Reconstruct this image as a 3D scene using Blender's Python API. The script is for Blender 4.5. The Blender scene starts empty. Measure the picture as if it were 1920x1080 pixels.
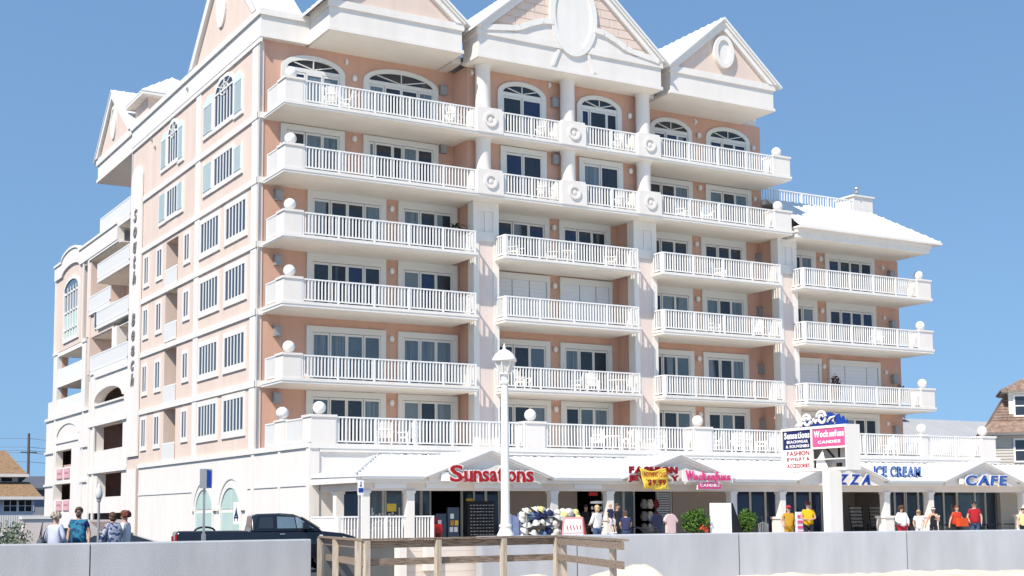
import bpy, bmesh, math, random
from mathutils import Vector, Matrix

random.seed(7)
scene = bpy.context.scene
COL = scene.collection
PI = math.pi

# ------------------------------------------------------------------ camera
cam_d = bpy.data.cameras.new('camera')
cam = bpy.data.objects.new('camera', cam_d)
COL.objects.link(cam)
YAW, PITCH, ROLL = 0.527752823, 0.0994269194, -0.00737062930
fw = Vector((math.sin(YAW) * math.cos(PITCH), math.cos(YAW) * math.cos(PITCH), math.sin(PITCH)))
rt = Vector((math.cos(YAW), -math.sin(YAW), 0))
up = rt.cross(fw)
rt2 = rt * math.cos(ROLL) + up * math.sin(ROLL)
up2 = up * math.cos(ROLL) - rt * math.sin(ROLL)
m = Matrix.Identity(4)
for i in range(3):
    m[i][0], m[i][1], m[i][2] = rt2[i], up2[i], -fw[i]
m[0][3], m[1][3], m[2][3] = -20.877, -58.379, 1.65
cam.matrix_world = m
cam_d.sensor_fit = 'HORIZONTAL'
cam_d.sensor_width = 36.0
cam_d.lens = 2581.08 / 1920 * 36.0
cam_d.shift_y = (709.53 - 540) / 1920
cam_d.clip_start, cam_d.clip_end = 0.5, 3000
scene.camera = cam
scene.render.resolution_x, scene.render.resolution_y = 1024, 576

# ------------------------------------------------------------------ light
SUN_DIR = Vector((1.0, 0.55, -1.22)).normalized()      # the way the light travels
world = bpy.data.worlds.new('World')
scene.world = world
world.use_nodes = True
wn = world.node_tree
bg = wn.nodes['Background']
sky = wn.nodes.new('ShaderNodeTexSky')
sky.sky_type = 'NISHITA'
sky.sun_disc = False
sky.sun_elevation = math.asin(-SUN_DIR.z)
sky.sun_rotation = math.atan2(-SUN_DIR.x, -SUN_DIR.y)
sky.altitude = 0
sky.air_density = 2.0
sky.dust_density = 0.0
sky.ozone_density = 8.0
# the lowest band of the sky is read a little higher up: a clear day without ground haze
stc = wn.nodes.new('ShaderNodeTexCoord')
sad = wn.nodes.new('ShaderNodeVectorMath')
sad.operation = 'ADD'
sad.inputs[1].default_value = (0, 0, 0.35)
snm = wn.nodes.new('ShaderNodeVectorMath')
snm.operation = 'NORMALIZE'
wn.links.new(stc.outputs['Generated'], sad.inputs[0])
wn.links.new(sad.outputs[0], snm.inputs[0])
wn.links.new(snm.outputs[0], sky.inputs[0])
wn.links.new(sky.outputs[0], bg.inputs[0])
bg.inputs[1].default_value = 0.099
sun_d = bpy.data.lights.new('sun', 'SUN')
sun_d.energy = 3.55
sun_d.angle = math.radians(0.5)
sun_d.color = (1.0, 0.925, 0.815)
sun = bpy.data.objects.new('sun', sun_d)
COL.objects.link(sun)
sun.location = (-60, -60, 90)
sun.rotation_euler = SUN_DIR.to_track_quat('-Z', 'Y').to_euler()
vs = scene.view_settings
vs.view_transform = 'Standard'
vs.look = 'None'
vs.exposure = 0.83
vs.gamma = 1.0
vs.use_curve_mapping = False
scene.cycles.max_bounces = 8
scene.cycles.diffuse_bounces = 4
scene.cycles.use_denoising = True

# ------------------------------------------------------------------ materials
def mat(name, col, rough=0.7, metal=0.0, spec=0.3, var=0.0, vscale=3.0, bump=0.0, bscale=40.0, streak=0.0, coat=0.0):
    mt = bpy.data.materials.new(name)
    mt.use_nodes = True
    nt = mt.node_tree
    b = nt.nodes['Principled BSDF']
    b.inputs['Base Color'].default_value = (*col, 1)
    b.inputs['Roughness'].default_value = rough
    b.inputs['Metallic'].default_value = metal
    b.inputs['Specular IOR Level'].default_value = spec
    b.inputs['Coat Weight'].default_value = coat
    tc = nt.nodes.new('ShaderNodeTexCoord')
    if var > 0:
        n = nt.nodes.new('ShaderNodeTexNoise')
        n.inputs['Scale'].default_value = vscale
        n.inputs['Detail'].default_value = 6
        mp = nt.nodes.new('ShaderNodeMapping')
        mp.inputs['Scale'].default_value = (1, 1, 0.35 if streak else 1)
        nt.links.new(tc.outputs['Object'], mp.inputs[0])
        nt.links.new(mp.outputs[0], n.inputs['Vector'])
        r = nt.nodes.new('ShaderNodeValToRGB')
        r.color_ramp.elements[0].position = 0.3
        r.color_ramp.elements[1].position = 0.7
        r.color_ramp.elements[0].color = (*[c * (1 - var) for c in col], 1)
        r.color_ramp.elements[1].color = (*[min(1, c * (1 + var * 0.6)) for c in col], 1)
        nt.links.new(n.outputs['Fac'], r.inputs[0])
        last = r.outputs[0]
        if streak > 0:
            n2 = nt.nodes.new('ShaderNodeTexNoise')
            n2.inputs['Scale'].default_value = 2.2
            n2.inputs['Detail'].default_value = 7
            m2 = nt.nodes.new('ShaderNodeMapping')
            m2.inputs['Scale'].default_value = (1.1, 1.1, 0.10)
            nt.links.new(tc.outputs['Object'], m2.inputs[0])
            nt.links.new(m2.outputs[0], n2.inputs['Vector'])
            r2 = nt.nodes.new('ShaderNodeValToRGB')
            r2.color_ramp.elements[0].position = 0.25
            r2.color_ramp.elements[1].position = 0.6
            k = 1 - streak
            r2.color_ramp.elements[0].color = (k, k * 0.99, k * 0.97, 1)
            r2.color_ramp.elements[1].color = (1, 1, 1, 1)
            nt.links.new(n2.outputs['Fac'], r2.inputs[0])
            mx = nt.nodes.new('ShaderNodeMixRGB')
            mx.blend_type = 'MULTIPLY'
            mx.inputs[0].default_value = 1
            nt.links.new(last, mx.inputs[1])
            nt.links.new(r2.outputs[0], mx.inputs[2])
            last = mx.outputs[0]
        nt.links.new(last, b.inputs['Base Color'])
    if bump > 0:
        n = nt.nodes.new('ShaderNodeTexNoise')
        n.inputs['Scale'].default_value = bscale
        n.inputs['Detail'].default_value = 5
        nt.links.new(tc.outputs['Object'], n.inputs['Vector'])
        bp = nt.nodes.new('ShaderNodeBump')
        bp.inputs['Strength'].default_value = bump
        bp.inputs['Distance'].default_value = 0.02
        nt.links.new(n.outputs['Fac'], bp.inputs['Height'])
        nt.links.new(bp.outputs[0], b.inputs['Normal'])
    return mt

def ramp_mat(name, stops, tex='NOISE', scale=8.0, rough=0.8, stretch=(1, 1, 1), bump=0.0, detail=4.0):
    mt = bpy.data.materials.new(name)
    mt.use_nodes = True
    nt = mt.node_tree
    b = nt.nodes['Principled BSDF']
    b.inputs['Roughness'].default_value = rough
    b.inputs['Specular IOR Level'].default_value = 0.25
    tc = nt.nodes.new('ShaderNodeTexCoord')
    mp = nt.nodes.new('ShaderNodeMapping')
    mp.inputs['Scale'].default_value = stretch
    nt.links.new(tc.outputs['Object'], mp.inputs[0])
    if tex == 'VORONOI':
        t = nt.nodes.new('ShaderNodeTexVoronoi')
        t.inputs['Scale'].default_value = scale
        out = t.outputs['Distance']
    else:
        t = nt.nodes.new('ShaderNodeTexNoise')
        t.inputs['Scale'].default_value = scale
        t.inputs['Detail'].default_value = detail
        out = t.outputs['Fac']
    nt.links.new(mp.outputs[0], t.inputs['Vector'])
    r = nt.nodes.new('ShaderNodeValToRGB')
    els = r.color_ramp.elements
    while len(els) < len(stops):
        els.new(0.5)
    for e, (p, c) in zip(els, stops):
        e.position = p
        e.color = (*c, 1)
    nt.links.new(out, r.inputs[0])
    nt.links.new(r.outputs[0], b.inputs['Base Color'])
    if bump > 0:
        bp = nt.nodes.new('ShaderNodeBump')
        bp.inputs['Strength'].default_value = bump
        bp.inputs['Distance'].default_value = 0.02
        nt.links.new(out, bp.inputs['Height'])
        nt.links.new(bp.outputs[0], b.inputs['Normal'])
    return mt

PEACH = mat('peach_stucco', (0.60, 0.36, 0.265), 0.85, var=0.07, vscale=0.9, bump=0.25, bscale=60, streak=0.06)
PEACHL = mat('pale_peach_stucco', (0.67, 0.535, 0.455), 0.85, var=0.06, vscale=0.8, bump=0.25, bscale=60, streak=0.05)
BLUSH = mat('blush_stucco', (0.69, 0.59, 0.54), 0.85, var=0.05, vscale=1.2, bump=0.2, bscale=60, streak=0.05)
WHITE = mat('white_stucco', (0.725, 0.675, 0.625), 0.8, var=0.04, vscale=0.9, bump=0.2, bscale=50, streak=0.035)
TRIM = mat('white_trim', (0.73, 0.69, 0.64), 0.6, var=0.04, vscale=1.3, streak=0.025)
SOFFIT = mat('soffit', (0.82, 0.775, 0.70), 0.85, var=0.05, vscale=0.7, bump=0.1)
RAILW = mat('white_vinyl', (0.75, 0.735, 0.705), 0.45, spec=0.4)
ROOFW = mat('white_metal_roof', (0.76, 0.755, 0.74), 0.4, spec=0.4, var=0.03, vscale=1.5)
FRAME = mat('door_frame_white', (0.66, 0.65, 0.61), 0.5)
GREYF = mat('grey_gutter', (0.42, 0.43, 0.43), 0.5)
def glass(name, col, rough=0.04, spec=0.5, var=0.25):
    return mat(name, col, rough, 0, spec, var=var, vscale=0.6)
GL_DARK = glass('dark_glass', (0.028, 0.035, 0.046))
GL_NAVY = glass('navy_glass', (0.022, 0.035, 0.085))
GL_BLUE = glass('blue_glass', (0.10, 0.145, 0.18))
GL_CURT = ramp_mat('curtained_glass', [(0.3, (0.085, 0.125, 0.16)), (0.7, (0.19, 0.245, 0.285))], scale=3.0, rough=0.12, stretch=(5, 5, 0.12))
GL_MIX = ramp_mat('half_curtained_glass', [(0.46, (0.03, 0.037, 0.048)), (0.52, (0.17, 0.215, 0.25))], scale=0.8, rough=0.1, stretch=(1.4, 1.4, 0.05), detail=1)
GL_SIDE = glass('side_glass', (0.035, 0.042, 0.055), 0.05)
SHUT = mat('green_shutter', (0.60, 0.68, 0.675), 0.6)
SHUTD = mat('green_panel', (0.42, 0.54, 0.49), 0.5, var=0.06, vscale=1)
ROLL = mat('roller_shutter', (0.66, 0.68, 0.70), 0.5)
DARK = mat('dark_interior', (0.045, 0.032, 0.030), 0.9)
BROWN = mat('garage_interior', (0.40, 0.285, 0.245), 0.9, var=0.1)
BLACK = mat('black', (0.012, 0.012, 0.014), 0.5)
GREYM = mat('grey_metal', (0.36, 0.36, 0.36), 0.45, metal=0.4)
CONC = mat('concrete_wall', (0.40, 0.41, 0.435), 0.85, var=0.13, vscale=1.1, bump=0.3, bscale=25, streak=0.07)
CONCD = mat('gap_shade_grey', (0.11, 0.115, 0.115), 0.7, var=0.15, vscale=1.5)  # grey darkened to stand for shade in the sea wall opening
SAND = ramp_mat('sand', [(0.3, (0.56, 0.475, 0.375)), (0.7, (0.70, 0.62, 0.51))], scale=1.2, rough=0.95, bump=0.5, detail=8)
WOOD = ramp_mat('weathered_wood', [(0.25, (0.085, 0.06, 0.043)), (0.5, (0.22, 0.165, 0.125)), (0.75, (0.36, 0.295, 0.235))], scale=3.0, rough=0.9, stretch=(1.2, 6, 16), bump=0.4)
WOODV = ramp_mat('weathered_post', [(0.25, (0.26, 0.205, 0.155)), (0.5, (0.42, 0.355, 0.285)), (0.75, (0.54, 0.475, 0.40))], scale=3.0, rough=0.9, stretch=(14, 14, 0.9), bump=0.4)
ASPH = mat('asphalt', (0.055, 0.055, 0.058), 0.9, var=0.2, vscale=2, bump=0.4)
DECKW = mat('boardwalk_deck', (0.66, 0.60, 0.52), 0.9, var=0.15, vscale=2)
REDS = mat('sign_red', (0.33, 0.008, 0.010), 0.4)
REDD = mat('sign_dark_red', (0.23, 0.006, 0.010), 0.4)
HALO = mat('sign_white', (0.80, 0.78, 0.76), 0.5)
PINKS = mat('sign_pink', (0.62, 0.06, 0.20), 0.4)
BLUES = mat('sign_blue', (0.010, 0.045, 0.26), 0.4)
NAVYS = mat('sign_navy', (0.012, 0.018, 0.10), 0.4)
HOTP = mat('panel_pink', (0.70, 0.09, 0.24), 0.4)
YELL = ramp_mat('yellow_banner', [(0.3, (0.70, 0.47, 0.05)), (0.7, (0.80, 0.60, 0.10))], scale=2.0, bump=0.5)
LETG = mat('bronze_letter', (0.19, 0.175, 0.165), 0.5)
LAMPW = mat('lamp_white', (0.74, 0.73, 0.705), 0.45)
LANT = mat('lantern_glass', (0.55, 0.55, 0.53), 0.25)
NAVYC = mat('truck_paint', (0.006, 0.007, 0.013), 0.22, 0.0, 0.4, coat=0.35)
CHROME = mat('chrome', (0.6, 0.6, 0.6), 0.15, 1.0)
TYRE = mat('tyre', (0.015, 0.015, 0.015), 0.9)
TAIL = mat('tail_light', (0.35, 0.01, 0.01), 0.3)
HEADL = mat('head_light', (0.6, 0.6, 0.58), 0.15)
CARGL = glass('car_glass', (0.02, 0.025, 0.03), 0.03, 0.6)
LEAF = ramp_mat('leaf', [(0.3, (0.03, 0.075, 0.012)), (0.7, (0.10, 0.19, 0.03))], scale=14, rough=0.6)
LEAFD = ramp_mat('dark_leaf', [(0.3, (0.012, 0.026, 0.010)), (0.7, (0.035, 0.06, 0.022))], scale=10, rough=0.6)
LEAFR = ramp_mat('rust_leaf', [(0.3, (0.06, 0.022, 0.012)), (0.7, (0.13, 0.05, 0.03))], scale=10, rough=0.7)
LEAFG = ramp_mat('grey_leaf', [(0.3, (0.07, 0.09, 0.05)), (0.7, (0.22, 0.25, 0.17))], scale=10, rough=0.7)
FLOWER = mat('red_flower', (0.55, 0.06, 0.03), 0.6)
POT = mat('plant_pot', (0.50, 0.36, 0.25), 0.8)
SHING = ramp_mat('tan_shingle', [(0.3, (0.19, 0.115, 0.062)), (0.7, (0.33, 0.215, 0.125))], scale=3.5, rough=0.95, stretch=(1, 1, 2.5), detail=8)
SHINGR = ramp_mat('brown_shingle', [(0.3, (0.15, 0.10, 0.08)), (0.7, (0.31, 0.22, 0.17))], scale=4.5, rough=0.95, detail=8)
SIDING = mat('beige_siding', (0.56, 0.52, 0.465), 0.7, var=0.04, vscale=1)
SIDEW = mat('white_siding', (0.62, 0.66, 0.70), 0.7, var=0.04, vscale=1)
FARROOF = mat('far_grey_roof', (0.38, 0.375, 0.375), 0.7, var=0.06, vscale=0.5)
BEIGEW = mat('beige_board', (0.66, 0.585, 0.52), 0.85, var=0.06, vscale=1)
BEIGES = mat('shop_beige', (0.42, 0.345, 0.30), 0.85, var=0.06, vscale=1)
PINKB = mat('pink_notice', (0.62, 0.36, 0.38), 0.7)
PINKL = mat('pink_notice_line', (0.42, 0.20, 0.23), 0.7)

# ------------------------------------------------------------------ mesh helpers
class MB:
    """collects shapes and links them as one mesh object"""
    def __init__(s):
        s.v, s.f, s.m = [], [], []
    def poly(s, pts, mi=0):
        n = len(s.v)
        s.v += [tuple(p) for p in pts]
        s.f.append(tuple(range(n, n + len(pts))))
        s.m.append(mi)
    def faces(s, vs_, fs_, mi=0):
        n = len(s.v)
        s.v += [tuple(p) for p in vs_]
        s.f += [tuple(i + n for i in f) for f in fs_]
        s.m += [mi] * len(fs_)
    def box(s, x0, x1, y0, y1, z0, z1, mi=0):
        x0, x1 = min(x0, x1), max(x0, x1)
        y0, y1 = min(y0, y1), max(y0, y1)
        z0, z1 = min(z0, z1), max(z0, z1)
        s.faces([(x0, y0, z0), (x1, y0, z0), (x1, y1, z0), (x0, y1, z0), (x0, y0, z1), (x1, y0, z1), (x1, y1, z1), (x0, y1, z1)],
                [(0, 3, 2, 1), (4, 5, 6, 7), (0, 1, 5, 4), (1, 2, 6, 5), (2, 3, 7, 6), (3, 0, 4, 7)], mi)
        return s
    def prism(s, pts, ax, lo, hi, mi=0):
        def P(a, b, c):
            return (c, a, b) if ax == 'x' else (a, c, b) if ax == 'y' else (a, b, c)
        n = len(pts)
        vs_ = [P(a, b, lo) for a, b in pts] + [P(a, b, hi) for a, b in pts]
        fs_ = [tuple(range(n)), tuple(range(2 * n - 1, n - 1, -1))]
        fs_ += [(i, (i + 1) % n, n + (i + 1) % n, n + i) for i in range(n)]
        s.faces(vs_, fs_, mi)
        return s
    def beam(s, p0, p1, w, h, mi=0, upv=(0, 0, 1)):
        p0, p1, u = Vector(p0), Vector(p1), Vector(upv)
        d = (p1 - p0).normalized()
        r = d.cross(u)
        if r.length < 1e-4:
            r = d.cross(Vector((1, 0, 0)))
        r.normalize()
        u = r.cross(d).normalized()
        q = [p + r * a * w / 2 + u * b * h / 2 for p in (p0, p1) for a, b in ((-1, -1), (1, -1), (1, 1), (-1, 1))]
        s.faces(q, [(0, 1, 2, 3), (7, 6, 5, 4), (0, 4, 5, 1), (1, 5, 6, 2), (2, 6, 7, 3), (3, 7, 4, 0)], mi)
        return s
    def tube(s, path, r, n=8, mi=0, cap=True):
        path = [Vector(p) for p in path]
        rr = r if isinstance(r, (list, tuple)) else [r] * len(path)
        base = len(s.v)
        for i, p in enumerate(path):
            d = (path[min(i + 1, len(path) - 1)] - path[max(i - 1, 0)]).normalized()
            a = d.cross(Vector((0, 0, 1)))
            if a.length < 1e-3:
                a = d.cross(Vector((0, 1, 0)))
            a.normalize()
            b = d.cross(a)
            s.v += [tuple(p + (a * math.cos(t) + b * math.sin(t)) * rr[i]) for t in (2 * PI * k / n for k in range(n))]
        for i in range(len(path) - 1):
            for k in range(n):
                s.f.append((base + i * n + k, base + i * n + (k + 1) % n, base + (i + 1) * n + (k + 1) % n, base + (i + 1) * n + k))
                s.m.append(mi)
        if cap:
            s.f.append(tuple(base + k for k in range(n))); s.m.append(mi)
            e = base + (len(path) - 1) * n
            s.f.append(tuple(e + k for k in range(n - 1, -1, -1))); s.m.append(mi)
        return s
    def lathe(s, prof, c, n=16, mi=0):
        cx, cy, cz = c
        base = len(s.v)
        for r, z in prof:
            s.v += [(cx + r * math.cos(2 * PI * k / n), cy + r * math.sin(2 * PI * k / n), cz + z) for k in range(n)]
        for i in range(len(prof) - 1):
            for k in range(n):
                s.f.append((base + i * n + k, base + i * n + (k + 1) % n, base + (i + 1) * n + (k + 1) % n, base + (i + 1) * n + k))
                s.m.append(mi)
        s.f.append(tuple(base + k for k in range(n - 1, -1, -1))); s.m.append(mi)
        e = base + (len(prof) - 1) * n
        s.f.append(tuple(e + k for k in range(n))); s.m.append(mi)
        return s
    def ball(s, c, r, n=12, mi=0, sx=1, sy=1, sz=1):
        h = n // 2
        prof = [(max(1e-4, math.sin(PI * i / h)) , -math.cos(PI * i / h)) for i in range(h + 1)]
        base = len(s.v)
        s.lathe(prof, (0, 0, 0), n, mi)
        for i in range(base, len(s.v)):
            x, y, z = s.v[i]
            s.v[i] = (c[0] + x * r * sx, c[1] + y * r * sy, c[2] + z * r * sz)
        return s
    def ring(s, c, rx, rz, w, ax, lo, hi, n=28, mi=0):
        """flat elliptical ring in the plane across axis ax"""
        a = [(c[0] + rx * math.cos(2 * PI * k / n), c[1] + rz * math.sin(2 * PI * k / n)) for k in range(n)]
        b = [(c[0] + (rx - w) * math.cos(2 * PI * k / n), c[1] + (rz - w) * math.sin(2 * PI * k / n)) for k in range(n)]
        for k in range(n):
            j = (k + 1) % n
            s.prism([a[k], a[j], b[j], b[k]], ax, lo, hi, mi)
        return s
    def build(s, name, mats, parent=None, smooth=False, org=None, bevel=0.0):
        if not isinstance(mats, (list, tuple)):
            mats = [mats]
        o = Vector(org) if org is not None else Vector((0, 0, 0))
        if parent is not None and org is None:
            o = Vector(parent.get('_o', (0, 0, 0)))
        me = bpy.data.meshes.new(name)
        me.from_pydata([tuple(Vector(p) - o) for p in s.v], [], s.f)
        for mt in mats:
            me.materials.append(mt)
        me.polygons.foreach_set('material_index', s.m)
        bm = bmesh.new()
        bm.from_mesh(me)
        bmesh.ops.recalc_face_normals(bm, faces=bm.faces)
        bm.to_mesh(me)
        bm.free()
        if smooth:
            me.polygons.foreach_set('use_smooth', [True] * len(me.polygons))
        ob = bpy.data.objects.new(name, me)
        COL.objects.link(ob)
        if parent is not None:
            ob.parent = parent
            ob['_o'] = tuple(o)
        else:
            ob.location = o
            ob['_o'] = tuple(o)
        if bevel > 0:
            md = ob.modifiers.new('bevel', 'BEVEL')
            md.width = bevel
            md.segments = 1
            md.limit_method = 'ANGLE'
        return ob

def tag(o, label=None, cat=None, group=None, kind=None):
    if label: o['label'] = label
    if cat: o['category'] = cat
    if group: o['group'] = group
    if kind: o['kind'] = kind
    return o

def thing(name, label, cat, loc=(0, 0, 0), group=None):
    o = bpy.data.objects.new(name, None)
    o.empty_display_size = 0.2
    COL.objects.link(o)
    o.location = loc
    o['_o'] = tuple(loc)
    return tag(o, label, cat, group)

def dup(root, loc, rotz=None, label=None, group=None, scale=None):
    def cp(o, parent):
        c = o.copy()
        COL.objects.link(c)
        if parent is not None:
            c.parent = parent
        for ch in list(o.children):
            cp(ch, c)
        return c
    r = cp(root, None)
    r.location = loc
    if rotz is not None: r.rotation_euler.z = rotz
    if scale is not None: r.scale = (scale,) * 3
    if label: r['label'] = label
    if group: r['group'] = group
    return r

# ---- lettering: each glyph becomes its own small mesh
_gl = {}
def glyph(ch, bold=0.0, ext=0.02, shear=0.0):
    key = (ch, bold, ext, shear)
    if key not in _gl:
        cu = bpy.data.curves.new('glyph', 'FONT')
        cu.body = ch
        cu.size = 1.0
        cu.extrude = ext
        cu.offset = bold
        cu.shear = shear
        cu.resolution_u = 3
        ob = bpy.data.objects.new('glyph', cu)
        me = ob.to_mesh()
        vs_ = [tuple(v.co) for v in me.vertices]
        fs_ = [tuple(p.vertices) for p in me.polygons]
        ob.to_mesh_clear()
        bpy.data.objects.remove(ob)
        bpy.data.curves.remove(cu)
        _gl[key] = (vs_, fs_)
    return _gl[key]

def frame_front(y):          # x -> +X, y -> +Z, facing -Y
    return lambda u, v, w: (u, y - w, v)
def frame_side(x):           # u runs to -Y, facing -X
    return lambda u, v, w: (x - w, -u, v)

def write(text, fr, u0, u1, v0, v1, mt, parent, name='letter', bold=0.0, ext=0.03, shear=0.0, halo=None, halo_b=0.05, joined=False, gap=0.09, upright=True):
    """set a line of text into the rectangle u0..u1, v0..v1 of a frame"""
    items, x = [], 0.0
    for ch in text:
        if ch == ' ':
            x += 0.32; continue
        vs_, fs_ = glyph(ch, bold, 0.5, shear)
        a, b = min(p[0] for p in vs_), max(p[0] for p in vs_)
        items.append((ch, x - a, vs_, fs_))
        x += (b - a) + gap
    tot = x - gap
    lo = min(min(p[1] for p in it[2]) for it in items)
    hi = max(max(p[1] for p in it[2]) for it in items)
    su, sv = (u1 - u0) / tot, (v1 - v0) / (hi - lo)
    one = MB()
    for ch, off, vs_, fs_ in items:
        mb = one if joined else MB()
        mb.faces([fr(u0 + (p[0] + off) * su, v0 + (p[1] - lo) * sv, (p[2] + 0.5) * ext) for p in vs_], fs_)
        if not joined:
            lt = mb.build(name, mt, parent)
            if halo is not None:
                v2, f2 = glyph(ch, bold + halo_b, 0.5, shear)
                MB_h = MB()
                MB_h.faces([fr(u0 + (p[0] + off) * su, v0 + (p[1] - lo) * sv, -0.03 + (p[2] + 0.5) * 0.028) for p in v2], f2)
                MB_h.build('letter_backing', halo, lt)
    if joined:
        return one.build(name, mt, parent)
# ================================================================== ground and setting
g = MB()
g.poly([(-900, -24.2, -0.02), (900, -24.2, -0.02), (900, 1500, -0.02), (-900, 1500, -0.02)])
tag(g.build('ground', ASPH), kind='structure')
g = MB()
g.poly([(-1.0, -24.0, 0.30), (300, -95.0, 0.30), (300, -6.4, 0.30), (-1.0, -6.4, 0.30)])
g.poly([(-1.0, -24.0, 0.30), (-1.0, -6.4, 0.30), (-1.0, -6.4, -0.02), (-1.0, -24.0, -0.02)])
g.poly([(-3.5, -24.3, 0.30), (-1.0, -24.0, 0.30), (-1.0, -6.4, 0.30), (-3.5, -6.4, 0.0)])
tag(g.build('boardwalk', DECKW), kind='structure')

# sand in front of the sea wall
def sand_h(x, y):
    k_ = min(1, max(0, (x - 3) / 4)); k_ = k_ * k_ * (3 - 2 * k_)
    z = -0.34 + 0.21 * k_
    z += 0.50 * math.exp(-(abs((x - 1.15) / 0.55) ** 1.25 + ((y + 27.6) / 0.9) ** 2))
    z += 0.42 * math.exp(-(((x - 0.1) / 1.3) ** 2 + ((y + 27.4) / 1.0) ** 2))
    z += 0.44 * math.exp(-(((x + 2.2) / 1.1) ** 2 + ((y + 27.2) / 1.2) ** 2))
    z += 0.03 * math.sin(x * 1.3 + y * 0.7) + 0.02 * math.sin(x * 2.9 - y * 2.1)
    return z
g = MB()
xs = [-200, -120, -80, -60] + [-40 + i * 2 for i in range(15)] + [-10 + i * 0.2 for i in range(160)] + [22 + i * 3 for i in range(27)] + [140, 220]
ys = [-110 + i * 5 for i in range(15)] + [-35 + i * 0.35 for i in range(34)]
n = len(xs)
idx = lambda i, j: j * n + i
g.v = [(x, y, sand_h(x, y) + 0.02 * math.sin(x * 7.3 + y * 5.1) * math.sin(y * 9.1 - x * 3.3) + random.uniform(-.012, .012)) for y in ys for x in xs]
for j in range(len(ys) - 1):
    for i in range(n - 1):
        g.f.append((idx(i, j), idx(i + 1, j), idx(i + 1, j + 1), idx(i, j + 1)))
        g.m.append(0)
tag(g.build('beach_sand', SAND, smooth=True), kind='structure')

# ================================================================== apartment tower
B = thing('apartment_building', 'tall peach and white apartment block with gabled roofs and tiers of railed balconies', 'building', (0, 0, 0))
SL = {'T': 4.60, 4: 7.65, 5: 11.0, 6: 13.95, 7: 16.90, 8: 19.89}     # floor levels
SB = {4: 7.40, 5: 10.73, 6: 13.75, 7: 16.65, 8: 19.66}              # slab undersides
# --- walls
w = MB()
w.box(0, 8, 0.1, 12.3, 0, 23.4)
w.box(1.6, 8, 12.3, 14.5, 4.6, 16.5)
w.box(0, 8, 12.3, 14.5, 16.5, 23.4)
w.box(0, 8, 12.3, 14.5, 0, 4.6)
w.box(0, 8, 14.5, 21.7, 4.6, 23.4)
w.box(0, 8, 14.5, 19.12, 0, 4.6)
w.box(1.0, 8, 19.12, 19.72, 0, 4.6)
w.box(0, 8, 19.72, 21.7, 0, 4.6)
w.build('side_wall', PEACHL, B)
w = MB()
w.box(8.0, 29.5, 0.1, 16, 0, 23.35)
w.build('wall', PEACH, B)
w = MB()
w.box(0.02, 10.35, 0.06, 0.099, 4.6, 23.4)
w.build('wall', PEACH, B)
w = MB()
w.box(29.5, 40.0, 0.2, 16, 0, 16.62)
w.build('wall', PEACH, B)
w = MB()
w.box(9.95, 20.15, -1.4, 0.099, 16.9, 23.32)
w.build('upper_wall', PEACH, B)
# pale ceiling-high door surrounds on the fifth and sixth floors are part of the wall fins below
for k, (a, b) in enumerate(((10.38, 11.62), (19.7, 20.98), (29.3, 30.5))):
    f = MB()
    f.box(a - .12, b - .2, -1.10, 0.099, 4.6, 16.64)
    f.build('party_wall', PEACH, B)
    p = MB()
    a2, b2 = a - 0.27, b - 0.12
    p.box(a2, b2, -1.62, -1.102, 4.6, 16.645)
    p.box(a2, a2 + 0.30, -1.68, -1.622, 4.6, 16.645)
    p.box(b2 - 0.30, b2, -1.68, -1.622, 4.6, 16.645)
    p.box(a2 + 0.302, b2 - 0.302, -1.68, -1.622, 14.72, 15.20)
    c = (a2 + b2) / 2
    p.box(c - 0.07, c + 0.07, -1.68, -1.622, 15.205, 16.2)
    p.box(a2 + 0.302, b2 - 0.302, -1.68, -1.622, 16.205, 16.645)
    q = p.build('pilaster', TRIM, B)
    s = MB()
    s.box(a2 + 0.302, b2 - 0.302, -1.645, -1.6205, 4.6, 14.71)
    s.build('panel', BLUSH, q)

# --- belts, corner strips and cornice of the side elevation
for z in (7.45, 10.68, 13.75, 16.70, 19.70):
    b = MB()
    if z < 16.6:
        b.box(-0.09, -0.001, -0.02, 12.3, z, z + 0.28)
        b.box(-0.09, 0.2, 12.302, 14.498, z, z + 0.28)
        b.box(-0.09, -0.001, 14.5, 19.2, z, z + 0.28)
    else:
        b.box(-0.09, -0.001, -0.02, 19.2, z, z + 0.28)
    b.box(-0.09, 0.35, -0.06, 0.055, z + 0.002, z + 0.278)
    b.build('belt_course', TRIM, B)
for a, b_ in ((0.12, 0.88), (8.6, 9.35)):
    s = MB()
    s.box(-0.055, -0.001, a, b_, 4.62, 23.2)
    s.build('corner_strip', TRIM, B)
s = MB()
s.box(0.02, 0.2, 0.02, 0.058, 4.62, 23.3)
s.build('corner_strip', BLUSH, B)
s = MB()
s.tube([(-0.03, -0.03, 4.7), (-0.03, -0.03, 23.3)], 0.035, 8)
s.build('downpipe', GREYF, B)
c = MB()
c.box(-0.12, 2.29, -0.32, 21.7, 23.40, 23.55)
c.box(-0.10, 2.29, -0.30, 21.7, 23.55, 24.42)
c.box(-0.20, 2.29, -0.40, 21.75, 24.42, 24.72)
c.box(-0.10, -0.001, -0.30, 21.7, 23.18, 23.40)
c.build('cornice', TRIM, B)
c = MB()
c.box(2.29, 29.3, 0.2, 16, 23.36, 24.3)
c.box(2.29, 20, 16.0, 21.6, 23.36, 24.3)
c.build('parapet', WHITE, B)

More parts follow.
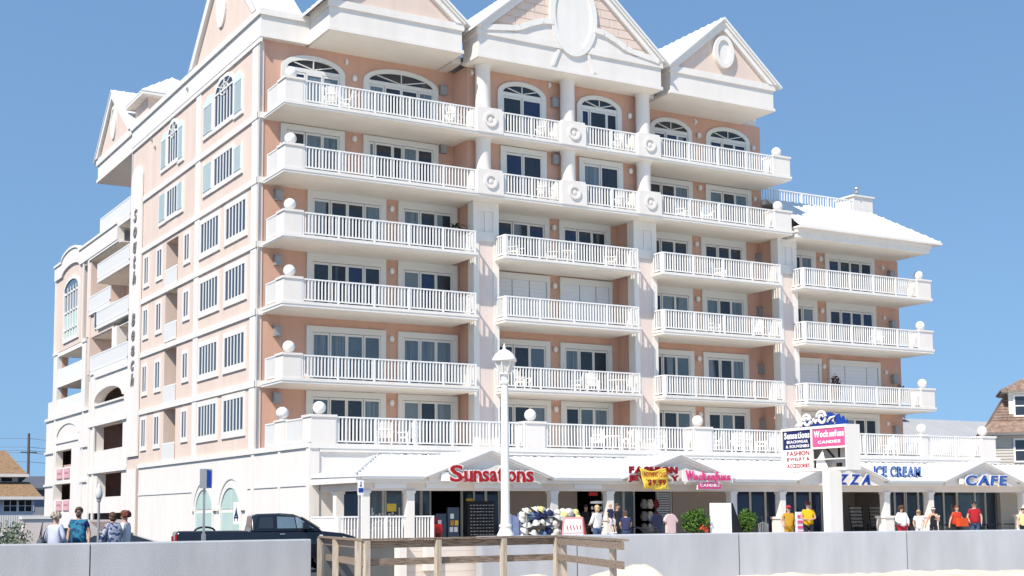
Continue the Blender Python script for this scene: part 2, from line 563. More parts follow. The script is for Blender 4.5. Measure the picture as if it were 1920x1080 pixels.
# --- the peach gable over the side elevation
def rake_poly(a0, z0, ac, zc, a1, t):
    """outer triangle edge as a band of vertical thickness t"""
    return [(a0, z0), (ac, zc), (a1, z0), (a1, z0 - t), (ac, zc - t), (a0, z0 - t)]
r = MB()
yc, half, ze, zp = 5.15, 5.0, 24.75, 29.5
r.prism([(yc - half + .1, ze), (yc + half - .1, ze), (yc, zp - 0.2)], 'x', -0.02, 1.9)
gw = r.build('gable_wall', PEACHL, B)
r = MB()
r.prism([(yc - half - .12, ze), (yc, zp + .12), (yc, zp - 0.42), (yc - half + .42, ze)], 'x', -0.22, -0.021)
r.prism([(yc + half + .12, ze), (yc, zp + .12), (yc, zp - 0.42), (yc + half - .42, ze)], 'x', -0.22, -0.021)
r.build('rake_board', TRIM, B)
r = MB()
r.ring((yc + 0.3, 26.9), 0.75, 1.25, 0.25, 'x', -0.12, -0.021)
r.prism([(yc + 0.3 + .5 * math.cos(t * .3), 26.9 + 1.0 * math.sin(t * .3)) for t in range(21)], 'x', -0.07, -0.021)
r.build('medallion', TRIM, B)

def clip_line(poly, p, d):
    """part of the line p + t d inside a convex 2D polygon"""
    lo, hi = -1e9, 1e9
    n = len(poly)
    area = sum(poly[i][0] * poly[(i + 1) % n][1] - poly[(i + 1) % n][0] * poly[i][1] for i in range(n))
    sg = 1 if area > 0 else -1
    for i in range(n):
        a, b = poly[i], poly[(i + 1) % n]
        nx, ny = -(b[1] - a[1]) * sg, (b[0] - a[0]) * sg
        den = nx * d[0] + ny * d[1]
        num = nx * (p[0] - a[0]) + ny * (p[1] - a[1])
        if abs(den) < 1e-9:
            if num < 0: return None
        else:
            t = -num / den
            if den > 0: lo = max(lo, t)
            else: hi = min(hi, t)
    return (lo, hi) if hi - lo > 0.05 else None

def roof_plane(name, pts, parent, mt=ROOFW, thick=0.10, rib=0.55, ribs=True):
    """metal roof slope with standing seams; pts run round the slope, first edge = eave"""
    P = [Vector(p) for p in pts]
    e = (P[1] - P[0]).normalized()
    nrm = e.cross(P[2] - P[0]).normalized()
    if nrm.z < 0: nrm = -nrm
    sdir = nrm.cross(e).normalized()
    if sdir.z < 0: sdir = -sdir
    mb = MB()
    n = len(P)
    mb.faces(P + [p - Vector((0, 0, thick)) for p in P],
             [tuple(range(n)), tuple(range(2 * n - 1, n - 1, -1))] + [(i, (i + 1) % n, n + (i + 1) % n, n + i) for i in range(n)])
    o = mb.build(name, mt, parent)
    if ribs:
        flat = [((p - P[0]).dot(e), (p - P[0]).dot(sdir)) for p in P]
        a, b = min(f[0] for f in flat), max(f[0] for f in flat)
        rb = MB()
        x = a + rib * 0.5
        while x < b:
            seg = clip_line(flat, (x, 0), (0, 1))
            if seg:
                q0 = P[0] + e * x + sdir * seg[0] + nrm * 0.02
                q1 = P[0] + e * x + sdir * seg[1] + nrm * 0.02
                rb.beam(q0, q1, 0.035, 0.05, upv=nrm)
            x += rib
        if rb.v:
            tag(rb.build('standing_seam', mt, o), kind='stuff')
    return o
# slopes of the side gable
roof_plane('roof_slope', [(-.22, yc - half - .3, ze - .1), (2.1, yc - half - .3, ze - .1), (2.1, yc, zp + .22), (-.22, yc, zp + .22)], B)
roof_plane('roof_slope', [(-.22, yc + half + .3, ze - .1), (2.1, yc + half + .3, ze - .1), (2.1, yc, zp + .22), (-.22, yc, zp + .22)], B)

# --- gables over the front
def clip_poly(poly, a, b, c):
    """keep the side a x + b y <= c"""
    out = []
    for i in range(len(poly)):
        p, q = poly[i], poly[(i + 1) % len(poly)]
        dp, dq = a * p[0] + b * p[1] - c, a * q[0] + b * q[1] - c
        if dp <= 0: out.append(p)
        if dp * dq < 0:
            t = dp / (dp - dq)
            out.append((p[0] + (q[0] - p[0]) * t, p[1] + (q[1] - p[1]) * t))
    return out

def front_gable(x0, x1, yf, zb, zt, ov, back, ybox, slope, oval=None):
    xc = (x0 + x1) / 2
    bx = MB()
    bx.box(x0, x1, yf, ybox, zb + 0.005, zt)
    bx.box(x0 - .07, x1 + .07, yf - .07, ybox, zb, zb + 0.16)
    bx.box(x0 - .09, x1 + .09, yf - .09, ybox, zt - 0.005, zt + .34)
    fb = bx.build('gable_box', WHITE, B)
    so = MB()
    so.box(x0 + .03, x1 - .03, yf + .03, ybox - .02, zb - .015, zb - .001)
    so.build('soffit', SOFFIT, fb)
    ze_ = zt + .34
    hw = (x1 - x0) / 2 + ov
    zp_ = ze_ + slope * hw
    tri = MB()
    tri.prism([(xc - hw + .2, ze_), (xc + hw - .2, ze_), (xc, zp_ - .2 * slope)], 'y', yf + .06, yf + .4)
    tri.build('gable_wall', PEACHL, B)
    rk = MB()
    for s in (-1, 1):
        rk.prism([(xc + s * (hw + .05), ze_ - .02), (xc, zp_ + .02), (xc, zp_ - .5), (xc + s * (hw - .55), ze_ - .02)], 'y', yf - .13, yf + .059)
        rk.prism([(xc + s * (hw + .12), ze_ - .02), (xc, zp_ + .08), (xc, zp_ - .16), (xc + s * (hw - .16), ze_ - .02)], 'y', yf - .22, yf - .131)
    rk.build('rake_board', TRIM, B)
    for s in (-1, 1):
        roof_plane('roof_slope', [(xc + s * (hw + .25), yf - .3, ze_ - .12), (xc + s * (hw + .25), back, ze_ - .12), (xc, back, zp_ + .13), (xc, yf - .3, zp_ + .13)], B)
    if oval:
        ox, oz, rx, rz, wd = oval
        md = MB()
        md.ring((ox, oz), rx, rz, wd, 'y', yf - .16, yf + .059, n=36)
        md.prism([(ox + (rx - wd) * math.cos(2 * PI * k / 28), oz + (rz - wd) * math.sin(2 * PI * k / 28)) for k in range(28)], 'y', yf - .06, yf + .059)
        md.build('medallion', TRIM, B)
    return xc, hw, ze_, zp_
front_gable(2.29, 9.03, -2.6, 23.4, 24.5, .18, 8.0, 0.098, .80)
front_gable(21.2, 28.1, -2.7, 23.32, 24.45, .15, 9.0, 0.098, .83, (24.68, 26.05, .66, .88, .24))
xc, hw, ze_, zp_ = front_gable(9.72, 20.4, -2.95, 23.27, 24.42, .15, 9.0, -1.402, .84)
for a, b_ in ((9.14, 9.62), (20.50, 21.09)):
    q = MB(); q.box(a, b_, -1.399, .0975, 23.34, 24.3); q.build('soffit', WHITE, B)
# white shield, wave moulding, oval and scored panels of the middle gable
def wave(u):                                     # height of the moulding over distance from the middle
    pts = [(1.2, 25.75), (1.8, 25.68), (2.5, 25.42), (3.1, 25.12), (3.5, 25.02), (4.2, 24.92), (5.2, 24.78)]
    for (a, za), (b, zb_) in zip(pts, pts[1:]):
        if u <= b:
            return za + (zb_ - za) * (max(u, a) - a) / (b - a)
    return pts[-1][1]
us = [1.2, 1.5, 1.8, 2.15, 2.5, 2.8, 3.1, 3.3, 3.5, 3.9, 4.2, 4.7, 5.15]
sh = MB()
top = [(xc - u, wave(u)) for u in reversed(us)] + [(xc + u, wave(u)) for u in us]
for (a, b) in zip(top, top[1:]):
    sh.prism([(a[0], 24.77), (b[0], 24.77), (b[0], max(24.775, b[1])), (a[0], max(24.775, a[1]))], 'y', -2.99, -2.895)
sh.build('gable_shield', WHITE, B)
for s in (-1, 1):
    mo = MB()
    q = [(xc + s * u, -3.02, wave(u) - .05) for u in us]
    for a, b in zip(q, q[1:]):
        mo.beam(a, b, 0.15, 0.28, upv=(0, 0, 1))
    mo.build('moulding', TRIM, B)
    mo = MB()
    mo.beam((xc + s * .85, -2.98, 24.36), (xc + s * 1.22, -2.98, 23.5), .09, .15)
    mo.build('moulding', TRIM, B)
md = MB()
md.ring((xc, 26.2), 1.38, 2.05, .30, 'y', -3.07, -2.891, n=40)
md.ring((xc, 26.2), 1.08, 1.75, .08, 'y', -3.03, -2.891, n=40)
md.prism([(xc + 1.05 * math.cos(2 * PI * k / 32), 26.2 + 1.72 * math.sin(2 * PI * k / 32)) for k in range(32)], 'y', -3.0, -2.891)
md.build('medallion', TRIM, B)
row, z = 0, 24.80
while z < zp_ - 1.0:
    h = .42
    x = xc - 6 + (row % 2) * .55
    while x < xc + 6:
        p = [(x, z), (x + 1.06, z), (x + 1.06, z + h - .045), (x, z + h - .045)]
        inset = .52
        for s in (-1, 1):
            # under the rake: z <= ze + slope*(hw - s*(x-xc)) - inset
            p = clip_poly(p, s * .84, 1, ze_ + .84 * hw - inset + s * .84 * xc)
        if len(p) >= 3 and max(q[0] for q in p) - min(q[0] for q in p) > .12:
            mb = MB()
            mb.prism(p, 'y', -2.917, -2.889)
            mb.build('panel', PEACHL, B)
        x += 1.10
    z += h
    row += 1

# --- little gable at the back of the side elevation and the lift tower beside it
bx = MB()
bx.box(-.02, 3.0, 21.82, 30.3, 23.2, 24.3)
bx.box(-.12, 3.0, 21.8, 30.42, 24.3, 24.72)
bx.box(-.09, 3.0, 21.8, 30.38, 23.19, 23.4)
fb = bx.build('gable_box', WHITE, B)
r = MB()
r.prism([(21.9, 24.72), (30.2, 24.72), (26.5, 28.0)], 'x', 0.0, .4)
r.build('gable_wall', PEACHL, B)
r = MB()
r.prism([(30.55, 24.72), (26.5, 28.25), (26.5, 27.75), (29.95, 24.72)], 'x', -.2, -.001)
r.prism([(21.75, 24.72), (26.5, 28.25), (26.5, 27.75), (22.35, 24.72)], 'x', -.2, -.001)
r.build('rake_board', TRIM, B)
r = MB()
r.ring((26.45, 26.2), .62, 1.05, .2, 'x', -.1, -.001)
r.prism([(26.45 + .42 * math.cos(t * .3), 26.2 + .85 * math.sin(t * .3)) for t in range(21)], 'x', -0.05, -0.001)
r.build('medallion', TRIM, B)
roof_plane('roof_slope', [(-.25, 21.6, 24.62), (5, 21.6, 24.62), (5, 26.5, 28.3), (-.25, 26.5, 28.3)], B)
roof_plane('roof_slope', [(-.25, 30.7, 24.62), (5, 30.7, 24.62), (5, 26.5, 28.3), (-.25, 26.5, 28.3)], B)
pt = MB()
pt.box(.4, 4.0, 20.2, 23.0, 24.3, 26.4)
pt.build('lift_tower', PEACHL, B)
E1 = [(-.1, 19.6), (4.5, 19.6), (4.5, 23.5), (-.1, 23.5)]
ev = MB()
ev.box(-.1, 4.5, 19.6, 23.5, 26.2, 26.38)
ev.build('eave_board', TRIM, B)
A0 = (2.2, 21.55, 28.05)
for i in range(4):
    a, b = E1[i], E1[(i + 1) % 4]
    roof_plane('roof_slope', [(a[0], a[1], 26.45), (b[0], b[1], 26.45), A0], B, rib=.5)
dp = MB()
dp.tube([(-.02, 21.76, 24.2), (-.02, 21.76, 18.0)], .05, 8)
dp.build('downpipe', GREYF, B)

# ---------------------------------------------------------------- side windows
def side_window(y0, y1, z0, z1, bars, surround=.26, parent=B, arch=False, sill=True, glassm=GL_SIDE, midrail=None):
    fr = MB()
    s = surround
    xo = -.05
    rise = .62 if arch else 0
    fr.box(xo, -.001, y0 - s, y0, z0 - s, z1)
    fr.box(xo, -.001, y1, y1 + s, z0 - s, z1)
    fr.box(xo, -.001, y0, y1, z0 - s, z0)
    yc_, hw_ = (y0 + y1) / 2, (y1 - y0) / 2
    if not arch:
        fr.box(xo, -.001, y0 - s, y1 + s, z1 + .001, z1 + s)
    else:
        N = 14
        def ell(t, e): return (yc_ + (hw_ + e) * math.cos(t), z1 + (rise + e) * math.sin(t))
        for k in range(N):
            t0, t1 = PI * k / N, PI * (k + 1) / N
            fr.prism([ell(t0, 0), ell(t1, 0), ell(t1, s), ell(t0, s)], 'x', xo, -.001)
    if sill:
        fr.box(xo - .03, -.001, y0 - s - .03, y1 + s + .03, z0 - s - .06, z0 - s - .001)
    f = fr.build('window', TRIM, parent)
    pn = MB()
    pn.box(-.02, -.001, y0, y1, z0, z1)
    if arch:
        pn.prism([(yc_ + hw_ * math.cos(PI * k / 14), z1 + .001 + rise * math.sin(PI * k / 14)) for k in range(15)], 'x', -.02, -.001)
    pn.build('pane', glassm, f)
    br = MB()
    for k in range(bars):
        y = y0 + (y1 - y0) * (k + 1) / (bars + 1)
        br.box(-.04, -.021, y - .055, y + .055, z0 + .001, z1 - .001)
    if arch:
        br.box(-.07, -.021, y0, y1, z1, z1 + .09)
        for t in (PI * .25, PI * .5, PI * .75):
            br.beam((-.045, yc_ - .03 * math.cos(t), z1 + .1), (-.045, yc_ + (hw_ - .02) * math.cos(t), z1 + (rise - .02) * math.sin(t)), .05, .05, upv=(1, 0, 0))
        br.ring((yc_, z1 + .09), hw_ * .45, rise * .5, .05, 'x', -.07, -.021, n=16)
    if midrail:
        br.box(-.07, -.021, y0, y1, midrail - .04, midrail + .04)
    br.build('mullion', RAILW, f)
    return f

def shutter(f, y0, y1, z0, z1, arch=None):
    sh_ = MB()
    N = max(6, int((z1 - z0) / .1))
    sh_.box(-.09, -.001, y0, y0 + .06, z0, z1)
    sh_.box(-.09, -.001, y1 - .06, y1, z0, z1)
    sh_.box(-.07, -.001, y0 + .06, y1 - .06, z0, z1)
    for k in range(N):
        z = z0 + (z1 - z0) * (k + .5) / N
        sh_.beam((-.07, y0 + .06, z), (-.07, y1 - .06, z), .05, .03, upv=(-.5, 0, 1))
    if arch:
        ypk, h = arch
        sh_.prism([(y0, z1 + .001), (y1, z1 + .001), (y1, z1 + h * (.75 if ypk > 0 else .3)), ((y0 + y1) / 2, z1 + h * .9), (y0, z1 + h * (.3 if ypk > 0 else .75))], 'x', -.09, -.001)
    sh_.build('shutter', SHUT, f)
    e = MB()
    s = .13
    e.box(-.055, -.001, y0 - s, y0 - .001, z0 - s, z1 + .2)
    e.box(-.055, -.001, y1 + .001, y1 + s, z0 - s, z1 + .2)
    e.box(-.055, -.001, y0, y1, z0 - s, z0 - .001)
    e.box(-.09, -.001, y0 - s, y1 + s, z0 - s - .10, z0 - s - .001)
    e.build('shutter_surround', TRIM, f)

for z0, z1 in ((5.66, 7.12), (8.72, 10.1), (11.9, 13.3), (14.86, 16.3)):
    side_window(1.67, 4.4, z0, z1, 5)
    side_window(5.6, 8.28, z0, z1, 5)
    side_window(10.32, 11.06, z0 + .1, z1 - .06, 1, .2)
    side_window(15.3, 16.12, z0, z1, 1, .2)
    side_window(17.95, 18.68, z0, z1, 1, .2)
f = side_window(3.65, 6.32, 17.87, 19.2, 5, .2)
shutter(f, 2.28, 3.32, 17.85, 19.05); shutter(f, 6.66, 8.02, 17.85, 19.25)
f = side_window(12.65, 14.42, 17.9, 19.28, 3, .2)
shutter(f, 11.55, 12.42, 17.85, 19.3); shutter(f, 14.68, 15.85, 17.85, 19.35)
f = side_window(3.66, 6.34, 20.82, 22.35, 5, .2, arch=True)
shutter(f, 2.28, 3.36, 20.7, 22.2, (1, .55)); shutter(f, 6.7, 8.1, 20.8, 22.2, (-1, .55))
f = side_window(12.66, 14.38, 20.8, 22.3, 3, .2, arch=True)
shutter(f, 11.6, 12.42, 20.6, 22.3, (1, .45)); shutter(f, 14.66, 15.65, 20.78, 22.3, (-1, .45))
# recessed side balconies
for zf, zt_ in (('T', 7.45), (4, 10.68), (5, 13.75), (6, 16.5)):
    z = SL[zf] + .02
    d = MB()
    d.box(1.53, 1.599, 12.6, 14.1, z, z + 2.3)
    f = d.build('glass_door', FRAME, B)
    pn = MB()
    pn.box(1.515, 1.529, 12.75, 13.95, z + .1, z + 2.15)
    pn.build('pane', GL_DARK, f)
    rl = MB()
    rl.box(-.06, -.02, 12.302, 14.498, z + .9, z + 1.0)
    rl.box(-.06, -.02, 12.302, 14.498, z + .02, z + .1)
    y = 12.36
    while y < 14.45:
        rl.box(-.055, -.025, y, y + .07, z + .1, z + .9)
        y += .115
    tag(rl.build('balustrade', RAILW, B))
    fl = MB()
    fl.box(0.0, 1.6, 12.302, 14.498, z - .2, z - .021)
    fl.build('balcony_floor', SOFFIT, B)
# base of the side elevation
bs = MB()
bs.box(-.03, -.001, -6.42, 19.1, 0, 4.45)
bs.box(-.03, -.001, 19.74, 21.75, 0, 4.45)
bs.build('base_wall', WHITE, B)
b = MB()
b.box(-.12, -.001, -6.45, 19.2, 4.45, 4.66)
b.box(-.075, -.031, -6.45, .95, 2.92, 3.0)
b.box(-.075, -.031, 9.2, 19.1, 2.92, 3.0)
for a, c_ in ((-6.45, -6.15), (-3.2, -2.95), (.05, .4)):
    b.box(-.085, -.031, a, c_, 0, 4.44)
b.build('belt_course', TRIM, B)
for y0, y1 in ((1.82, 4.48), (5.8, 8.35)):
    fr = MB()
    yc_, hw_ = (y0 + y1) / 2, (y1 - y0) / 2
    def el(t, e, z1=1.95, rise=1.08): return (yc_ + (hw_ + e) * math.cos(t), z1 + (rise + e) * math.sin(t))
    for k in range(16):
        t0, t1 = PI * k / 16, PI * (k + 1) / 16
        fr.prism([el(t0, 0), el(t1, 0), el(t1, .24), el(t0, .24)], 'x', -.1, -.031)
        fr.prism([el(t0, .40), el(t1, .40), el(t1, .52), el(t0, .52)], 'x', -.085, -.031)
    fr.box(-.1, -.031, y0 - .24, y0, 0, 1.95)
    fr.box(-.1, -.031, y1, y1 + .24, 0, 1.95)
    fr.box(-.16, -.031, y0 - .6, y0 - .25, 1.98, 2.12)
    fr.box(-.16, -.031, y1 + .25, y1 + .6, 1.98, 2.12)
    f = fr.build('arched_window', TRIM, B)
    for (ya, yb) in ((y0, yc_ - .05), (yc_ + .05, y1)):
        pn = MB()
        pn.box(-.05, -.031, ya, yb, .2, 1.9)
        pts = [el(PI * k / 16, 0) for k in range(17)]
        pts = [p for p in pts if ya - 1e-3 <= p[0] <= yb + 1e-3]
        edge = yc_ - .05 if ya == y0 else yc_ + .05
        zc_ = 1.95 + 1.08 * math.sqrt(max(0, 1 - ((edge - yc_) / hw_) ** 2))
        if ya == y0: poly = [(edge, 2.06), (edge, zc_)] + pts + [(y0 + .03, 2.06)]
        else: poly = pts + [(edge, zc_), (edge, 2.06), (y1 - .03, 2.06)]
        pn.prism([p for p in poly if p[1] > 2.05], 'x', -.05, -.031)
        pn.build('pane', SHUTD, f)
# small dark sky-blue anchor notice on the right arched window
nt_ = MB(); nt_.box(-.058, -.0505, 1.95, 2.75, 1.35, 2.35)
no = nt_.build('notice', HALO, B)
nt_ = MB()
nt_.prism([(2.35, 2.15), (2.12, 1.72), (2.58, 1.72)], 'x', -.063, -.0585)
nt_.box(-.063, -.0585, 2.05, 2.65, 1.62, 1.70)
nt_.box(-.063, -.0585, 2.1, 2.2, 1.5, 1.78); nt_.box(-.063, -.0585, 2.5, 2.6, 1.5, 1.78)
nt_.build('emblem', NAVYS, no)
for y, z in ((10.6, 23.9), (17.6, 22.9), (16.9, 22.3)):
    v = MB(); v.box(-.2 if z > 23.2 else -.1, -.101 if z > 23.2 else -.001, y, y + .13, z, z + .14); v.build('wall_lamp', GREYM, B)
# vertical sign
SG = thing('building_sign', 'tall narrow white sign panel with South Beach in upright grey letters on side wall', 'sign', (0, 20.4, 5.2))
p = MB()
p.box(-.12, -.031, 19.25, 21.6, 5.16, 21.3)
p.prism([(20.42 + 1.175 * math.cos(PI * k / 16), 21.3 + .75 * math.sin(PI * k / 16)) for k in range(17)], 'x', -.12, -.031)
pp = p.build('sign_panel', WHITE, SG)
fs_ = frame_side(-.12)
for word, za, zb_ in (('South', 19.55, 15.0), ('Beach', 13.45, 9.1)):
    st = (za - zb_) / 5
    for k, ch in enumerate(word):
        z1 = za - st * k
        wd = .64 if ch != 't' else .45
        tall = ch in 'SBhdt'
        write(ch, fs_, -20.42 - wd / 2, -20.42 + wd / 2, z1 - st * .86, z1 - (st * .06 if tall else st * .2), LETG, SG, bold=.02, ext=.06, shear=.25)
# ---------------------------------------------------------------- front doors
rnd = random.Random(11)
CURT = mat('curtain_fabric', (0.40, 0.42, 0.42), 0.9)
def door(x0, x1, yw, zf, ztop, panes, mats_, frame_w=.28, to_ceiling=None, arch=0.0, parent=B, pane_h=None, name='glass_door', stile=.16, vis0=None):
    """sliding glass door: broad pale surround, white stiles, dark panes; panes = list of widths"""
    yo = yw - .10
    fr = MB()
    zt_ = to_ceiling if to_ceiling else ztop + frame_w
    fr.box(x0, x0 + frame_w, yo, yw - .001, zf, zt_ if not arch else ztop)
    fr.box(x1 - frame_w, x1, yo, yw - .001, zf, zt_ if not arch else ztop)
    a, b = x0 + frame_w, x1 - frame_w
    if not arch:
        fr.box(a, b, yo, yw - .001, ztop, zt_)
    else:
        N = 16
        xc_, hw_ = (a + b) / 2, (b - a) / 2
        def el(t, e): return (xc_ + (hw_ + e) * math.cos(t), ztop + (arch + e * .8) * math.sin(t))
        for k in range(N):
            t0, t1 = PI * k / N, PI * (k + 1) / N
            fr.prism([el(t0, 0), el(t1, 0), el(t1, frame_w), el(t0, frame_w)], 'y', yo, yw - .001)
        fr.box(a, b, yo + .02, yw - .001, ztop - .14, ztop + .05)
        for t in (PI * .22, PI * .5, PI * .78):
            fr.beam((xc_, yo + .04, ztop + .05), (xc_ + hw_ * .97 * math.cos(t), yo + .04, ztop + arch * .97 * math.sin(t)), .045, .05, upv=(0, 1, 0))
    f = fr.build(name, FRAME, parent)
    if arch:
        fan = MB()
        fan.prism([(xc_ + hw_ * math.cos(PI * k / 16), ztop + .05 + arch * math.sin(PI * k / 16) * .96) for k in range(17)], 'y', yw - .03, yw - .002)
        fan.build('fanlight', GL_DARK, f)
    zp1 = ztop - (.15 if arch else .02)
    tot = sum(panes)
    x = a
    st = MB()
    for k, wd in enumerate(panes):
        x2 = x + (b - a) * wd / tot
        m_ = mats_[k % len(mats_)]
        if m_ is GL_BLUE and rnd.random() < .6 or rnd.random() < .1: m_ = GL_MIX
        dy = .03 if k % 2 else 0.0
        pn = MB()
        pn.box(x + stile * .5, x2 - stile * .5, yw - .028 - dy, yw - .018 - dy, zf + .12, zp1 - .10)
        p_ = pn.build('pane', m_, f)
        q0, q1 = x + .01, x2 - .01
        yy0, yy1 = yw - .062 - dy, yw - .02 - dy
        st.box(q0, x + stile * .5, yy0, yy1, zf + .01, zp1)
        st.box(x2 - stile * .5, q1, yy0, yy1, zf + .01, zp1)
        st.box(x + stile * .5, x2 - stile * .5, yy0, yy1, zp1 - .10, zp1)
        st.box(x + stile * .5, x2 - stile * .5, yy0, yy1, zf + .01, zf + .12)
        x = x2
    st.build('sash', FRAME, f)
    return f

def roller(x0, x1, yw, zf, zt_, joints, parent=B):
    r = MB()
    xs_ = [x0] + joints + [x1]
    fr = MB()
    fr.box(x0 - .2, x1 + .2, yw - .16, yw - .001, zt_, zt_ + .32)
    fr.box(x0 - .2, x0, yw - .14, yw - .001, zf, zt_ - .001)
    fr.box(x1, x1 + .2, yw - .14, yw - .001, zf, zt_ - .001)
    f = fr.build('roller_shutter', FRAME, parent)
    for a, b in zip(xs_, xs_[1:]):
        p = MB()
        z = zf
        while z < zt_ - .02:
            p.box(a + .025, b - .025, yw - .09, yw - .002, z, min(z + .19, zt_))
            z += .195
        p.build('shutter_panel', ROLL, f)
    return f

D_, N_, L_, C_ = GL_DARK, GL_NAVY, GL_BLUE, GL_CURT
def bay(key, x0, x1, yw, panes, mats_, arch=0, ceil=None):
    zf = SL[key] + .02
    ztop = {'T': 7.10, 4: 10.07, 5: 13.33, 6: 16.28, 7: 19.33, 8: 22.28}[key]
    if key in (5, 6):
        ceil = SB[key + 1] - .005
    return door(x0, x1, yw, zf, ztop, panes, mats_, arch=arch, to_ceiling=ceil)
# section A
bay(8, 1.01, 4.17, .06, [1.1, 1, 1], [N_, C_, C_], .48)
bay(8, 5.12, 9.09, .06, [1, 1.1, 1.1, 1], [C_, D_, D_, C_], .52)
bay(7, 1.01, 4.17, .06, [1.1, 1, 1], [D_, C_, C_])
bay(7, 5.12, 9.09, .06, [.4, 1.2, .7, 1, 1.1], [L_, D_, L_, C_, D_])
for key, ma, mb_ in ((6, [C_, D_, D_, C_], [C_, D_, C_]), (5, [D_, N_, N_, D_], [D_, N_, D_]), (4, [C_, C_, L_, L_], [C_, C_, C_]), ('T', [L_, D_, D_, C_], [C_, D_, C_])):
    bay(key, 2.34, 6.31, .06, [1, 1, 1, 1], ma)
    bay(key, 6.94, 10.11, .06, [1, 1, 1.02], mb_)
# section B
bay(8, 11.6, 14.37, -1.4, [1, 1], [D_, N_], .44)
bay(8, 16.2, 18.94, -1.4, [.55, 1.2, .75], [N_, D_, L_], .44)
bay(7, 11.74, 14.37, -1.4, [1, 1.1], [N_, D_])
bay(7, 16.29, 18.97, -1.4, [1, 1.1], [C_, D_])
for key, ma, mb_ in ((6, [D_, D_, N_], [N_, D_, D_]), (4, [D_, D_, L_], [C_, D_, C_]), ('T', [L_, D_, C_], [D_, L_, C_])):
    bay(key, 12.05, 15.41, .1, [1, 1, 1], ma)
    bay(key, 16.01, 19.16, .1, [1, 1.05, 1.05], mb_)
roller(12.2, 15.2, .1, 11.02, 13.35, [13.2, 14.2])
roller(16.2, 19.0, .1, 11.02, 13.35, [17.2, 18.2])
# section C
bay(8, 21.8, 24.63, .1, [1, 1, .9], [D_, N_, L_], .48)
bay(8, 25.6, 28.68, .1, [1, 1, 1], [N_, D_, N_], .48)
bay(7, 21.3, 24.6, .1, [1, 1, 1], [D_, D_, C_])
bay(7, 25.5, 28.7, .1, [1, 1, 1], [C_, D_, C_])
for key, ma, mb_ in ((6, [D_, D_, D_], [D_, D_, D_]), (5, [N_, N_, L_], [C_, D_, C_]), (4, [D_, L_, L_], [L_, D_, C_]), ('T', [D_, D_, L_], [D_, L_, D_])):
    bay(key, 21.2, 24.47, .1, [1, 1, 1], ma)
    bay(key, 25.1, 28.22, .1, [1, 1, 1], mb_)
# section D
for key, ma, mb_ in ((6, [D_, C_], [N_, D_, D_, N_]), (5, [D_, L_], [D_, N_, N_, N_]), ('T', [D_, L_], [D_, L_, L_, L_])):
    bay(key, 31.2, 33.44, .2, [1, 1], ma)
    bay(key, 34.14, 38.04, .2, [1, 1, 1, 1], mb_)
roller(31.0, 33.4, .2, 7.68, 10.1, [])
roller(34.4, 38.0, .2, 7.68, 10.1, [35.4, 37.1])
# wall lamps and boxes
def lamp(x, z, y=.1, s=.13):
    l = MB()
    l.ball((x, y - .1, z), s, 8, sz=1.3)
    l.box(x - .05, x + .05, y - .06, y - .001, z - .12, z + .16)
    l.build('wall_lamp', LAMPW, B, smooth=False)
def boxlamp(x, z, y=.1):
    l = MB()
    l.box(x - .17, x + .17, y - .26, y - .001, z - .22, z + .22)
    l.box(x - .13, x + .13, y - .29, y - .261, z - .17, z + .0)
    l.box(x - .2, x + .2, y - .29, y - .001, z + .225, z + .26)
    l.build('wall_fixture', GREYM, B)
for z in (6.95, 9.97, 13.2, 16.2):
    boxlamp(.92, z, .06)
    for x, y in ((6.63, .1), (15.7, .1), (24.8, .1), (33.8, .2)):
        lamp(x, z, y)
    boxlamp(29.1, z - .4, .1); boxlamp(39.3, z - .5, .2); lamp(38.7, z - .1, .2, .1)
for z in (22.26, 19.35):
    lamp(4.68, z); boxlamp(9.35, z + .1); lamp(15.0, z, -1.4, .1); lamp(19.45, z - .1, -1.4); lamp(25.1, z); lamp(28.95, z - .2, .1, .1); boxlamp(14.85, z - .1, -1.4)
for x in (4.28, 10.2, 14.6, 24.9):
    lamp(x, 23.0 if x != 14.6 else 23.05, .1 if x != 14.6 and x != 10.2 else -1.4, .08)

# ---------------------------------------------------------------- balconies
def rail_run(parent, p0, p1, z, h=1.03, pitch=.158, post_at=1.9, bal_w=.052):
    """white vinyl railing from p0 to p1 (x, y)"""
    P0, P1 = Vector((*p0, 0)), Vector((*p1, 0))
    L = (P1 - P0).length
    d = (P1 - P0) / L
    al = lambda t, zz: (P0.x + d.x * t, P0.y + d.y * t, zz)
    r = MB()
    r.beam(al(0, z + h - .03), al(L, z + h - .03), .085, .06)
    r.beam(al(0, z + .10), al(L, z + .10), .06, .06)
    k = max(1, round(L / post_at))
    for i in range(k + 1):
        t = L * i / k
        t = min(max(t, .05), L - .05)
        r.beam(al(t, z), al(t, z + h - .06), .085, .085, upv=(d.x, d.y, 0))
    rr = r.build('railing', RAILW, parent)
    b = MB()
    n_ = int(L / pitch)
    for i in range(1, n_):
        t = L * i / n_
        b.beam(al(t, z + .13), al(t, z + h - .061), bal_w, .05, upv=(-d.y, d.x, 0))
    tag(b.build('baluster', RAILW, parent), kind='stuff')

def pedestal(parent, x0, x1, y0, y1, z0, z1, ball=True, cap=.05):
    p = MB()
    p.box(x0, x1, y0, y1, z0, z1 - .1)
    p.box(x0 - cap, x1 + cap, y0 - cap, y1 + cap, z1 - .1, z1)
    p.build('pedestal', WHITE, parent)
    if ball:
        b = MB()
        xc_, yc_ = (x0 + x1) / 2, (y0 + y1) / 2
        b.lathe([(.14, 0), (.12, .05)], (xc_, yc_, z1), 14)
        b.ball((xc_, yc_, z1 + .30), .27, 16)
        b.build('finial_ball', LAMPW, parent, smooth=True)

